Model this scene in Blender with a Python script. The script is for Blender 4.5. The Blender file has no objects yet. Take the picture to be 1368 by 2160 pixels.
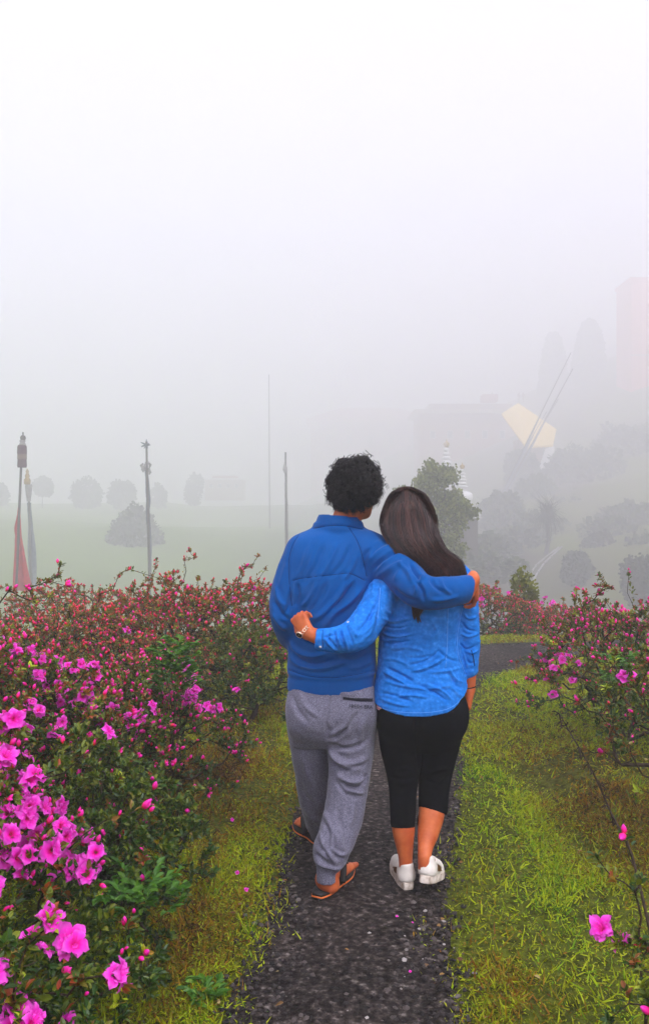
import bpy, math, random
import numpy as np
from mathutils import Vector, Matrix
from mathutils.bvhtree import BVHTree
random.seed(7); RNG = np.random.default_rng(11)
SC = bpy.context.scene
COL = SC.collection
CAMZ, FPX = 1.53, 1750.0

# ------------------------------------------------------------------ camera, sky, sun, exposure
cam_d = bpy.data.cameras.new('camera'); cam = bpy.data.objects.new('camera', cam_d); COL.objects.link(cam)
cam.location = (0, 0, CAMZ); cam.rotation_euler = (math.radians(90), 0, 0)
cam_d.sensor_fit = 'VERTICAL'; cam_d.sensor_height = 36.0; cam_d.lens = 36.0 * FPX / 2160.0
cam_d.clip_start = 0.05; cam_d.clip_end = 2000.0
SC.camera = cam

SUN_EL, SUN_AZ = 56.0, 158.0           # high behind the camera's right shoulder, through thick cloud
world = bpy.data.worlds.new('World'); SC.world = world; world.use_nodes = True
nt = world.node_tree; nt.nodes.clear()
out = nt.nodes.new('ShaderNodeOutputWorld'); bg = nt.nodes.new('ShaderNodeBackground')
sky = nt.nodes.new('ShaderNodeTexSky'); sky.sky_type = 'NISHITA'; sky.sun_disc = False
sky.sun_elevation = math.radians(SUN_EL); sky.sun_rotation = math.radians(SUN_AZ)
sky.air_density = 1.0; sky.dust_density = 6.0; sky.ozone_density = 1.0
hs = nt.nodes.new('ShaderNodeHueSaturation'); hs.inputs['Saturation'].default_value = 0.30
tint = nt.nodes.new('ShaderNodeMixRGB'); tint.blend_type = 'MULTIPLY'; tint.inputs[0].default_value = 1.0
tint.inputs[2].default_value = (0.86, 0.85, 1.0, 1)
nt.links.new(sky.outputs[0], hs.inputs['Color']); nt.links.new(hs.outputs[0], tint.inputs[1])
nt.links.new(tint.outputs[0], bg.inputs[0]); nt.links.new(bg.outputs[0], out.inputs[0])
bg.inputs[1].default_value = 0.145
sun_d = bpy.data.lights.new('sun', 'SUN'); sun_d.energy = 1.5; sun_d.angle = math.radians(12); sun_d.color = (1.0, 0.98, 0.96)
sun = bpy.data.objects.new('sun', sun_d); COL.objects.link(sun)
_a, _e = math.radians(SUN_AZ), math.radians(SUN_EL)
_d = Vector((math.sin(_a) * math.cos(_e), math.cos(_a) * math.cos(_e), math.sin(_e)))
sun.rotation_euler = _d.to_track_quat('Z', 'Y').to_euler(); sun.location = (0, 0, 60)
SC.view_settings.view_transform = 'Standard'; SC.view_settings.look = 'None'
SC.view_settings.exposure = 1.0; SC.view_settings.gamma = 1.0; SC.view_settings.use_curve_mapping = False
SC.render.engine = 'CYCLES'
cy = SC.cycles
cy.use_denoising = True
try: cy.denoiser = 'OPENIMAGEDENOISE'; cy.denoising_input_passes = 'RGB_ALBEDO_NORMAL'
except Exception: pass
cy.max_bounces = 14; cy.diffuse_bounces = 3; cy.glossy_bounces = 2; cy.transmission_bounces = 3
cy.volume_bounces = 14; cy.transparent_max_bounces = 8
cy.caustics_reflective = False; cy.caustics_refractive = False

# ------------------------------------------------------------------ helpers
def P(px, py, Y):
    """The place at distance Y that is seen at pixel (px, py) of the 1368x2160 photograph."""
    return np.array([(px - 684.0) / FPX * Y, Y, CAMZ - (py - 1080.0) / FPX * Y])

def empty(name, loc=(0, 0, 0), rz=0.0, **props):
    o = bpy.data.objects.new(name, None); COL.objects.link(o); o.location = loc; o.rotation_euler = (0, 0, rz)
    o.empty_display_size = 0.1
    tag(o, **props); return o

def tag(o, label=None, cat=None, group=None, kind=None):
    if label: o['label'] = label
    if cat: o['category'] = cat
    if group: o['group'] = group
    if kind: o['kind'] = kind
    return o

def mesh_data(name, V, F, mats=(), smooth=True, attrs=None, fmat=None):
    """V (n,3); F one (m,k) array or a list of such arrays with different k."""
    V = np.asarray(V, dtype=np.float32)
    Fs = [np.asarray(f, dtype=np.int32) for f in (F if isinstance(F, (list, tuple)) else [F])]
    Fs = [f for f in Fs if len(f)]
    me = bpy.data.meshes.new(name)
    me.vertices.add(len(V)); me.vertices.foreach_set('co', V.ravel())
    loops = np.concatenate([f.ravel() for f in Fs]); n = sum(len(f) for f in Fs)
    counts = np.concatenate([np.full(len(f), f.shape[1], np.int32) for f in Fs])
    starts = np.concatenate([[0], np.cumsum(counts)[:-1]]).astype(np.int32)
    me.loops.add(len(loops)); me.loops.foreach_set('vertex_index', loops)
    me.polygons.add(n); me.polygons.foreach_set('loop_start', starts); me.polygons.foreach_set('loop_total', counts)
    if fmat is not None: me.polygons.foreach_set('material_index', np.asarray(fmat, np.int32))
    me.polygons.foreach_set('use_smooth', np.full(n, bool(smooth)))
    for k, a in (attrs or {}).items():
        at = me.attributes.new(k, 'FLOAT', 'POINT'); at.data.foreach_set('value', np.asarray(a, np.float32))
    for m in (mats if isinstance(mats, (list, tuple)) else [mats]): me.materials.append(m)
    me.update(calc_edges=True); me.validate()
    return me

def wloc(o):
    v = np.zeros(3)
    while o is not None: v = v + np.array(o.location); o = o.parent
    return v
def mk(name, V, F, mats, parent=None, smooth=True, attrs=None, fmat=None, **props):
    """A mesh object from world coordinates; under a parent the coordinates are made relative to it."""
    V = np.asarray(V, dtype=np.float64)
    if parent is not None: V = V - wloc(parent)
    o = bpy.data.objects.new(name, mesh_data(name, V, F, mats, smooth, attrs, fmat)); COL.objects.link(o)
    if parent is not None: o.parent = parent
    tag(o, **props); return o

def nrm(v):
    v = np.asarray(v, float); return v / (np.linalg.norm(v, axis=-1, keepdims=True) + 1e-12)

class Geo:
    """Collects shapes into one vertex / face list."""
    def __init__(s): s.V = []; s.Q = []; s.T = []; s.n = 0; s.A = []
    def add(s, V, F, a=0.0):
        V = np.asarray(V, float); s.V.append(V)
        for f in (F if isinstance(F, (list, tuple)) else [F]):
            f = np.asarray(f)
            if len(f): (s.Q if f.shape[1] == 4 else s.T).append(f + s.n)
        s.A.append(np.broadcast_to(np.asarray(a, float), (len(V),))); s.n += len(V)
    def faces(s):
        r = []
        if s.Q: r.append(np.concatenate(s.Q))
        if s.T: r.append(np.concatenate(s.T))
        return r
    def box(s, c, size, R=None, a=0.0):
        v = np.array([[x, y, z] for x in (-.5, .5) for y in (-.5, .5) for z in (-.5, .5)]) * np.asarray(size, float)
        if R is not None: v = v @ np.asarray(R).T
        s.add(v + np.asarray(c, float), np.array([[0, 1, 3, 2], [4, 6, 7, 5], [0, 4, 5, 1], [2, 3, 7, 6], [0, 2, 6, 4], [1, 5, 7, 3]]), a)
    def tube(s, pts, rad, n=8, a=0.0, caps=True, squash=None):
        pts = np.asarray(pts, float); m = len(pts); rad = np.broadcast_to(np.asarray(rad, float), (m,))
        t = np.gradient(pts, axis=0); t = nrm(t)
        up = np.array([0, 0, 1.0]) if abs(t[:, 2]).mean() < .8 else np.array([1.0, 0, 0])
        u = nrm(np.cross(t, up)); w = np.cross(t, u)
        if squash is not None: w = w * squash
        th = np.arange(n) / n * 2 * np.pi
        V = pts[:, None] + rad[:, None, None] * (u[:, None] * np.cos(th)[None, :, None] + w[:, None] * np.sin(th)[None, :, None])
        i = np.arange(m - 1)[:, None] * n; j = np.arange(n)[None]; k = (j + 1) % n
        Fq = np.stack([i + j, i + k, i + n + k, i + n + j], -1).reshape(-1, 4)
        V = V.reshape(-1, 3); Fs = [Fq]
        if caps:
            V = np.vstack([V, pts[:1], pts[-1:]]); b = m * n; q = np.arange(n)
            Fs.append(np.stack([np.full(n, b), (q + 1) % n, q], -1))
            Fs.append(np.stack([np.full(n, b + 1), (m - 1) * n + q, (m - 1) * n + (q + 1) % n], -1))
        aa = a if np.ndim(a) == 0 else np.concatenate([np.repeat(a, n), [a[0], a[-1]] if caps else []])
        s.add(V, Fs, aa)
    def lathe(s, c, prof, n=20, a=0.0, sx=1.0, sy=1.0, sq=0):
        prof = np.asarray(prof, float); m = len(prof); th = np.arange(n) / n * 2 * np.pi
        if sq: th = th + math.pi / 4
        V = np.stack([prof[:, 0:1] * np.cos(th) * sx, prof[:, 0:1] * np.sin(th) * sy, np.repeat(prof[:, 1:2], n, 1)], -1)
        i = np.arange(m - 1)[:, None] * n; j = np.arange(n)[None]; k = (j + 1) % n
        s.add(V.reshape(-1, 3) + np.asarray(c, float), np.stack([i + j, i + k, i + n + k, i + n + j], -1).reshape(-1, 4), a)
    def build(s, name, mats, parent=None, smooth=True, **props):
        return mk(name, np.concatenate(s.V), s.faces(), mats, parent, smooth, {'tone': np.concatenate(s.A)}, **props)

# ---- numpy noise
_perm = np.random.default_rng(3).random((32, 32, 32)).astype(np.float32)
def vnoise(p, scale=1.0, off=0.0):
    """Smooth value noise in 0..1 at points p (n,3)."""
    p = np.asarray(p, float) * scale + off + 1000.0
    i = np.floor(p).astype(int); f = p - i; f = f * f * f * (f * (f * 6 - 15) + 10)
    r = 0
    for dx in (0, 1):
        for dy in (0, 1):
            for dz in (0, 1):
                w = (f[:, 0] if dx else 1 - f[:, 0]) * (f[:, 1] if dy else 1 - f[:, 1]) * (f[:, 2] if dz else 1 - f[:, 2])
                r = r + w * _perm[(i[:, 0] + dx) & 31, (i[:, 1] + dy) & 31, (i[:, 2] + dz) & 31]
    return r
def fbm(p, scale=1.0, oct=3, off=0.0):
    r = 0; a = 1; t = 0
    for k in range(oct):
        r = r + a * vnoise(p, scale * 2 ** k, off + 7.3 * k); t += a; a *= .5
    return r / t

def catmull(P0, k=4):
    P0 = np.asarray(P0, float); P0 = P0.reshape(len(P0), -1); n = len(P0)
    E = np.vstack([2 * P0[0] - P0[1], P0, 2 * P0[-1] - P0[-2]]); o = []
    for i in range(n - 1):
        a, b, c, d = E[i:i + 4]
        for t in np.arange(k) / k:
            o.append(.5 * ((2 * b) + (c - a) * t + (2 * a - 5 * b + 4 * c - d) * t * t + (3 * b - a - 3 * c + d) * t ** 3))
    o.append(P0[-1]); return np.array(o)

# ---- materials
def N(t, kind, **kw):
    n = t.nodes.new(kind)
    for k, v in kw.items():
        if k in n.inputs: n.inputs[k].default_value = v
        else: setattr(n, k, v)
    return n
def rgba(c): return (c[0], c[1], c[2], 1.0)
def mat(name, cols, src='noise', scale=8.0, detail=4.0, rough=.75, bumps=(), spec=.3, sheen=0.0, trans=0.0, sss=0.0,
        stretch=(1, 1, 1), metallic=0.0, mul=None, rough2=None, coat=0.0, wave=None):
    """cols: [(position, colour), ...] looked up by a noise or by the mesh's own 'tone'. bumps: [(scale, distance), ...].
    mul: (scale, low, high) a second, broader noise that varies the value."""
    m = bpy.data.materials.new(name); m.use_nodes = True; t = m.node_tree; t.nodes.clear()
    o = N(t, 'ShaderNodeOutputMaterial'); b = N(t, 'ShaderNodeBsdfPrincipled'); L = t.links.new
    b.inputs['Roughness'].default_value = rough; b.inputs['Metallic'].default_value = metallic
    b.inputs['Specular IOR Level'].default_value = spec
    if sheen: b.inputs['Sheen Weight'].default_value = sheen; b.inputs['Sheen Roughness'].default_value = .4
    if coat: b.inputs['Coat Weight'].default_value = coat; b.inputs['Coat Roughness'].default_value = .25
    if sss:
        b.inputs['Subsurface Weight'].default_value = sss; b.inputs['Subsurface Radius'].default_value = (.5, .2, .1)
        b.inputs['Subsurface Scale'].default_value = .02
    tc = N(t, 'ShaderNodeTexCoord'); mp = N(t, 'ShaderNodeMapping'); mp.inputs['Scale'].default_value = stretch
    L(tc.outputs['Object'], mp.inputs[0])
    if len(cols) == 1: cols = [(0, cols[0][1]), (1, cols[0][1])]
    rp = N(t, 'ShaderNodeValToRGB'); el = rp.color_ramp.elements
    while len(el) < len(cols): el.new(.5)
    for e, (p, c) in zip(el, cols): e.position = p; e.color = rgba(c)
    if src == 'tone':
        s = N(t, 'ShaderNodeAttribute', attribute_name='tone'); L(s.outputs['Fac'], rp.inputs[0])
    elif src == 'wave':
        s = N(t, 'ShaderNodeTexWave', Scale=scale); s.bands_direction = 'Z'; s.inputs['Distortion'].default_value = .6
        L(mp.outputs[0], s.inputs[0]); L(s.outputs['Fac'], rp.inputs[0])
    elif src == 'voronoi':
        s = N(t, 'ShaderNodeTexVoronoi', Scale=scale); L(mp.outputs[0], s.inputs[0]); L(s.outputs['Color'], rp.inputs[0])
    else:
        s = N(t, 'ShaderNodeTexNoise', Scale=scale, Detail=detail); L(mp.outputs[0], s.inputs['Vector']); L(s.outputs[0], rp.inputs[0])
    colr = rp.outputs[0]
    if mul:
        s2 = N(t, 'ShaderNodeTexNoise', Scale=mul[0], Detail=3.0); L(mp.outputs[0], s2.inputs['Vector'])
        mr = N(t, 'ShaderNodeMapRange'); mr.inputs['From Min'].default_value = .3; mr.inputs['From Max'].default_value = .7
        mr.inputs['To Min'].default_value = mul[1]; mr.inputs['To Max'].default_value = mul[2]
        L(s2.outputs[0], mr.inputs[0]); vm = N(t, 'ShaderNodeVectorMath', operation='SCALE')
        L(colr, vm.inputs[0]); L(mr.outputs[0], vm.inputs['Scale']); colr = vm.outputs[0]
    L(colr, b.inputs['Base Color'])
    prev = None
    for sc_, dist in bumps:
        nz = N(t, 'ShaderNodeTexNoise', Scale=sc_, Detail=3.0); L(mp.outputs[0], nz.inputs['Vector'])
        bp = N(t, 'ShaderNodeBump', Distance=dist, Strength=1.0); L(nz.outputs[0], bp.inputs['Height'])
        if prev: L(prev, bp.inputs['Normal'])
        prev = bp.outputs[0]
    if prev: L(prev, b.inputs['Normal'])
    sh = b.outputs[0]
    if trans:
        tr = N(t, 'ShaderNodeBsdfTranslucent'); L(colr, tr.inputs[0]); mx = N(t, 'ShaderNodeMixShader'); mx.inputs[0].default_value = trans
        L(sh, mx.inputs[1]); L(tr.outputs[0], mx.inputs[2]); sh = mx.outputs[0]
    L(sh, o.inputs[0]); return m
# ------------------------------------------------------------------ terrain
PATH_L = np.array([(-.36, .5), (-.32, 1.6), (-.27, 2.48), (-.20, 3.3), (-.15, 4.0), (-.05, 5.0), (.15, 6.4), (.5, 7.7), (1.0, 8.8), (1.9, 9.55), (3.2, 9.8), (5.5, 10.2), (9, 10.4)])
PATH_R = np.array([(.40, .5), (.40, 1.6), (.41, 2.48), (.465, 3.3), (.60, 3.94), (.78, 4.87), (1.06, 6.3), (1.36, 7.35), (1.83, 8.05), (2.41, 8.65), (3.5, 8.95), (5.8, 9.2), (9, 9.3)])
PL = catmull(PATH_L, 8); PR = catmull(PATH_R, 8)
PATHPOLY = np.vstack([PL, PR[::-1]])
def in_poly(x, y, poly):
    c = np.zeros(len(x), bool); n = len(poly); j = n - 1
    for i in range(n):
        xi, yi = poly[i]; xj, yj = poly[j]
        m = ((yi > y) != (yj > y)) & (x < (xj - xi) * (y - yi) / (yj - yi + 1e-12) + xi)
        c ^= m; j = i
    return c
def d_poly(x, y):
    """Distance to the path's edge, negative on the path."""
    d = np.full(len(x), 1e9)
    for pl in (PL, PR):
        for a, b in zip(pl[:-1], pl[1:]):
            ab = b - a; t = np.clip(((x - a[0]) * ab[0] + (y - a[1]) * ab[1]) / (ab @ ab), 0, 1)
            d = np.minimum(d, np.hypot(x - a[0] - t * ab[0], y - a[1] - t * ab[1]))
    return np.where(in_poly(x, y, PATHPOLY), -d, d)

FS = 3.6            # the fog starts to hide things only some tens of metres out: the valley is that deep
_ctl = []
for x in (-7, -3.5, 0, 3.5, 7):
    for y in (-6, -1, 3, 6.5, 10): _ctl.append((x, y, 0.0))
_ctl += [(-10, 14, -1.2), (-5, 14, -1.5), (0, 14.5, -1.8), (4, 14.5, -1.7), (9, 14, -.9), (-60, 10, 1.5), (-25, 5, .8), (60, 10, 8), (25, 3, 1.5), (-20, -20, 0), (20, -20, 0), (0, -40, 0), (-120, -30, 2), (120, -30, 6), (-120, 150, 4), (140, 60, 16),
         (-22, 69, -7.0), (-6, 69, -9.4), (10, 69, -10.4), (29, 66, -4.4), (43, 78, 1.6)]
for q in [(340, 1108, 36), (470, 1125, 35), (600, 1147, 33), (60, 1098, 40), (200, 1100, 38), (-200, 1085, 42), (720, 1190, 33),
          (0, 1064, 60), (150, 1062, 60), (330, 1058, 62), (-400, 1055, 60), (480, 1090, 70), (600, 1130, 75), (430, 1112, 48), (100, 1082, 48),
          (800, 1180, 28), (1000, 1165, 27), (1180, 1120, 30), (1368, 1110, 30), (1130, 1030, 40), (1368, 990, 42),
          (850, 1090, 48), (1000, 1010, 55), (1180, 930, 56), (1368, 880, 58), (1600, 800, 60), (1240, 800, 74), (1368, 720, 78), (1700, 640, 80), (1000, 880, 85), (800, 960, 90), (600, 1100, 110), (0, 1150, 110), (1368, 700, 115), (1000, 880, 115), (-600, 1120, 115), (-400, 760, 150), (400, 780, 150), (1000, 740, 150), (1800, 650, 150)]:  # farthest row: unseen ridge, added to lift the fog top and even the sky's brightness
    p = P(q[0], q[1], q[2] * FS); _ctl.append(tuple(p))
_ctl = np.array(_ctl, float)
def _phi(r): return r
_A = _phi(np.linalg.norm(_ctl[:, None, :2] - _ctl[None, :, :2], axis=-1)); _n = len(_ctl)
_Pm = np.hstack([np.ones((_n, 1)), _ctl[:, :2]])
_M = np.block([[_A + 1e-3 * np.eye(_n), _Pm], [_Pm.T, np.zeros((3, 3))]])
_w = np.linalg.solve(_M, np.concatenate([_ctl[:, 2], np.zeros(3)]))
def ground(x, y):
    x = np.atleast_1d(np.asarray(x, float)); y = np.atleast_1d(np.asarray(y, float)); sh = x.shape
    x = x.ravel(); y = y.ravel()
    r = np.hypot(x[:, None] - _ctl[None, :, 0], y[:, None] - _ctl[None, :, 1])
    z = _phi(r) @ _w[:_n] + _w[_n] + _w[_n + 1] * x + _w[_n + 2] * y
    near = np.clip((11.5 - y) / 1.5, 0, 1) * np.clip((7 - abs(x)) / 2, 0, 1) * np.clip((y + 4) / 2, 0, 1)
    z = z * (1 - near)
    q = np.stack([x, y, 0 * x], -1); dp = np.full(len(x), 3.0); sel = (y < 12) & (abs(x) < 8) & (y > -1)
    if sel.any(): dp[sel] = d_poly(x[sel], y[sel])
    k = np.clip(dp / .5, 0, 1)
    z = z + k * ((fbm(q, 1.3, 3) - .45) * .10 + (vnoise(q, 7.0, 3.0) - .5) * .022) + np.clip(-dp / .1, 0, 1) * (vnoise(q, 3.0) - .5) * .012
    bank = np.exp(-(((x - 1.28) / .22) ** 2 + ((y - 4.75) / .55) ** 2)); z = z - .10 * bank
    bank2 = np.exp(-(((x - 1.2) / .14) ** 2 + ((y - 3.95) / .3) ** 2)); z = z - .07 * bank2
    far = np.clip((y - 30) / 40, 0, 1); z = z + far * (fbm(q, .06, 4, 5.0) - .5) * 2.4
    return z.reshape(sh)
def G(x, y): return float(ground([x], [y])[0])

def warp(lo, hi, fine_lo, fine_hi, step, growth=1.13):
    a = list(np.arange(fine_lo, fine_hi + 1e-6, step)); s = step
    while a[-1] < hi: s *= growth; a.append(a[-1] + s)
    a[-1] = hi; s = step
    while a[0] > lo: s *= growth; a.insert(0, a[0] - s)
    a[0] = lo
    return np.array(a)
gx = warp(-420, 420, -4.2, 4.2, .06); gy = warp(-60, 560, .2, 11.0, .06)
GX, GY = np.meshgrid(gx, gy, indexing='ij'); 
GZ = np.concatenate([ground(GX[i], GY[i])[None] for i in range(len(gx))])
def grid_faces(n, m):
    i = np.arange(n - 1)[:, None] * m; j = np.arange(m - 1)[None]
    return np.stack([i + j, i + m + j, i + m + j + 1, i + j + 1], -1).reshape(-1, 4)
soil = mat('soil_and_meadow', [(0, (.030, .020, .005)), (.07, (.065, .060, .007)), (.14, (.090, .105, .008)), (.3, (.12, .145, .011)), (.45, (.075, .060, .035)), (.75, (.10, .155, .035)), (1, (.16, .24, .05))], src='tone', rough=.95, spec=.1,
           bumps=[(14, .03), (55, .018), (160, .008)], mul=(24, .35, 1.4))
_pts = np.stack([GX, GY, GZ], -1).reshape(-1, 3)
_far = np.clip((_pts[:, 1] - 11) / 5, 0, 1); _far = np.maximum(_far, np.clip((np.abs(_pts[:, 0]) - 7) / 4, 0, 1))
mk('ground', _pts, grid_faces(len(gx), len(gy)), soil, kind='structure', attrs={'tone': np.clip(_far * (.46 + .40 * np.clip((10 - _pts[:, 0]) / 30, -.5, 1) * (_pts[:, 1] > 11)) + .25 * fbm(_pts, .35, 4) + _far * .5 * (fbm(_pts, .07, 4, 2.0) - .5), 0, 1)})

# path: a sheet of worn tarmac and grit, crowned a little, with a ragged edge
n_ = 260
sP = np.linspace(0, len(PL) - 1, n_)
def samp(a, s): return np.stack([np.interp(s, np.arange(len(a)), a[:, k]) for k in range(2)], -1)
A_ = samp(PL, sP); B_ = samp(PR, sP); m_ = 15
tt = np.linspace(-.02, 1.02, m_)
XY = A_[:, None] * (1 - tt[None, :, None]) + B_[:, None] * tt[None, :, None]
wob = (fbm(np.stack([sP * .9, 0 * sP, 0 * sP], -1), 1.0, 3) - .5)
XY[:, 0, 0] += wob * .10; XY[:, -1, 0] += wob[::-1] * .10
Z_ = ground(XY[..., 0], XY[..., 1]) + .006 + .010 * np.sin(np.pi * np.clip(tt, 0, 1))[None]
path_mat = mat('worn_tarmac_grit', [(.32, (.005, .0036, .0030)), (.50, (.024, .0175, .0150)), (.62, (.066, .051, .045)), (.74, (.22, .19, .17))], scale=42, detail=9, rough=.85, spec=.15,
               bumps=[(45, .014), (150, .006)], mul=(1.6, .5, 1.45))
mk('path', np.concatenate([XY, Z_[..., None]], -1).reshape(-1, 3), grid_faces(n_, m_)[:, ::-1], path_mat, kind='structure')

# ---- rotation frames and instancing of small templates into one mesh
def frames(d, roll=None):
    d = nrm(d); a = np.where(np.abs(d[:, 2:3]) < .9, np.array([[0, 0, 1.0]]), np.array([[1.0, 0, 0]]))
    u = nrm(np.cross(a, d)); v = np.cross(d, u)
    if roll is not None:
        c, s = np.cos(roll)[:, None], np.sin(roll)[:, None]; u, v = u * c + v * s, v * c - u * s
    return np.stack([u, d, v], -1)          # columns: local x -> u, local y (length) -> d, local z -> v
def scatter(tv, tf, pos, R, s, tone=None, tt=None):
    """Copies of a template (tv, tf) at pos with frame R and size s (n,) or (n,3), as one vertex/face list."""
    s = np.asarray(s, float); s = s[:, None, None] if s.ndim == 1 else s[:, None, :]
    V = (tv[None] * s); V = np.einsum('nij,nkj->nki', R, V) + pos[:, None]
    n, k = len(pos), len(tv)
    F = (np.asarray(tf)[None] + (np.arange(n) * k)[:, None, None]).reshape(-1, np.asarray(tf).shape[1])
    tn = None
    if tone is not None:
        tn = np.repeat(tone, k).reshape(n, k)
        if tt is not None: tn = tn + tt[None]
        tn = tn.ravel()
    return V.reshape(-1, 3), F, tn

# gravel: loose stones on the path, one object
ico = np.array([[0, 0, 1], [.9, 0, .25], [.28, .85, .3], [-.72, .53, .2], [-.7, -.5, .3], [.3, -.85, .22], [.7, .5, -.4], [-.3, .8, -.4], [-.9, 0, -.35], [-.28, -.85, -.4], [.72, -.53, -.35]])
icf = np.array([[0, 1, 2], [0, 2, 3], [0, 3, 4], [0, 4, 5], [0, 5, 1], [1, 6, 2], [2, 7, 3], [3, 8, 4], [4, 9, 5], [5, 10, 1], [2, 6, 7], [3, 7, 8], [4, 8, 9], [5, 9, 10], [1, 10, 6]])
ng = 42000
gy_ = 2.0 + (RNG.random(ng) ** 1.8) * 7.6; gxx = RNG.uniform(-.5, 3.2, ng); dd = d_poly(gxx, gy_)
k_ = (dd < .02 + .08 * RNG.random(ng) ** 2); gxx, gy_ = gxx[k_], gy_[k_]
gs = .0040 + .0115 * RNG.random(len(gxx)) ** 2.6
sc3 = np.stack([gs, gs * RNG.uniform(.6, 1, len(gs)), gs * RNG.uniform(.35, .8, len(gs))], -1)
Rg = frames(np.stack([RNG.normal(size=len(gs)), RNG.normal(size=len(gs)), .25 * RNG.normal(size=len(gs))], -1))
gz = ground(gxx, gy_) + .012
V, F, T = scatter(ico, icf, np.stack([gxx, gy_, gz], -1), Rg, sc3, np.clip(RNG.normal(.45, .24, len(gs)), 0, 1))
stone = mat('wet_stone', [(0, (.004, .003, .003)), (.5, (.026, .020, .019)), (.85, (.085, .068, .062)), (.96, (.15, .13, .12)), (1, (.34, .31, .29))], src='tone', rough=.65, spec=.25)
mk('gravel', V, F, stone, smooth=False, attrs={'tone': T}, kind='stuff', label='fine dark gravel and grit loose on the worn path', cat='gravel')

# ------------------------------------------------------------------ grass and herbs
def dens_mask(x, y):
    d = d_poly(x, y); q = np.stack([x, y, 0 * x], -1)
    edge = np.clip((d + .05 + .26 * (fbm(q, 4, 3) - .5) + .04) / .16, 0, 1)
    bare = np.clip((fbm(q, 1.6, 3, 9.0) - .36) / .06, .22, 1)
    hol = 1 - .85 * np.exp(-(((x - 1.30) / .15) ** 2 + ((y - 4.75) / .3) ** 2)) - .85 * np.exp(-(((x - 1.2) / .11) ** 2 + ((y - 3.95) / .22) ** 2))
    return edge * bare * hol * np.clip(d / .25 + .45, .35, 1)
def patch_tone(x, y):
    """0 brown straw .. 1 fresh green, by place"""
    q = np.stack([x, y, 0 * x], -1)
    t = .33 + .95 * (fbm(q, .9, 4, 2.0) - .25)
    t = t + .16 * np.exp(-((x - .85) / .35) ** 2) - .15 * (x < -.45)
    for cx, cy, rx, ry, am in ((1.45, 4.6, .42, .9, .45), (-.42, 2.95, .22, .5, .35), (.62, 2.55, .16, .5, .25), (-.75, 4.9, .5, .9, .22), (1.75, 3.4, .5, .6, .1)):
        t = t - am * np.exp(-(((x - cx) / rx) ** 2 + ((y - cy) / ry) ** 2))
    return t
def field(n, x0, x1, y0, y1, pw=1.7):
    y = y0 + (y1 - y0) * RNG.random(n) ** pw; x = RNG.uniform(x0, x1, n)
    k = RNG.random(n) < dens_mask(x, y); return x[k], y[k]
blade_v = np.array([[-.5, 0, 0], [.5, 0, 0], [-.36, .5, .06], [.36, .5, .06], [0, 1, .28]]); blade_f = np.array([[0, 1, 3], [0, 3, 2], [2, 3, 4]])
leaf_v = np.array([[0, 0, 0], [-.42, .35, .10], [0, .4, 0], [.42, .35, .10], [-.34, .72, .06], [.34, .72, .06], [0, 1, -.10]])
leaf_f = np.array([[0, 2, 1], [0, 3, 2], [1, 2, 4], [2, 3, 5], [2, 6, 4], [2, 5, 6]])
herb_v = np.array([[0, 0, 0], [-.40, .5, .10], [0, 1, -.02], [.40, .5, .10]]); herb_f = np.array([[0, 2, 1], [0, 3, 2]])
gV, gF, gT, off = [], [], [], 0
def push(V, F, T):
    global off
    gV.append(V); gF.append(F + off); gT.append(T); off += len(V)
# broad short herb leaves, low to the ground
for n, pw, y0, y1, s0, s1 in ((420000, 1.9, 1.9, 10.3, .008, .022), (260000, 1.2, 1.9, 5.0, .007, .016)):
    x, y = field(n, -2.6, 3.6, y0, y1, pw); k = (abs(x) < .47 * y + .25); x, y = x[k], y[k]; n2 = len(x)
    az = RNG.uniform(0, 2 * np.pi, n2); el = RNG.uniform(-.15, .95, n2)
    d = np.stack([np.cos(az) * np.cos(el), np.sin(az) * np.cos(el), np.sin(el)], -1)
    z = ground(x, y) + .001 + .024 * RNG.random(n2) ** 1.5 * np.clip(vnoise(np.stack([x, y, 0 * x], -1), 14.0, 5.0) * 2.2 - .5, 0, 1)
    s = RNG.uniform(s0, s1, n2) * (.62 + .11 * y)
    t = np.clip(patch_tone(x, y) + RNG.normal(0, .20, n2), 0, 1)
    push(*scatter(herb_v, herb_f, np.stack([x, y, z], -1), frames(d, RNG.normal(0, .5, n2)), np.stack([s * .42, s * 1.1, s], -1), t))
# thin blades, in tufts
for n, pw, y0, y1, h0, h1 in ((170000, 1.7, 1.9, 10.3, .022, .060),):
    x, y = field(n, -2.6, 3.6, y0, y1, pw); k = (abs(x) < .47 * y + .25); x, y = x[k], y[k]; n2 = len(x)
    az = RNG.uniform(0, 2 * np.pi, n2); el = RNG.uniform(.1, 1.35, n2)
    d = np.stack([np.cos(az) * np.cos(el), np.sin(az) * np.cos(el), np.sin(el)], -1)
    s = RNG.uniform(h0, h1, n2)
    t = np.clip(patch_tone(x, y) + RNG.normal(0, .15, n2), 0, 1)
    push(*scatter(blade_v, blade_f, np.stack([x, y, ground(x, y)], -1), frames(d, RNG.uniform(0, 6.3, n2)), np.stack([.0036 + .0008 * y + 0 * s, s, s], -1), t))
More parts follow.
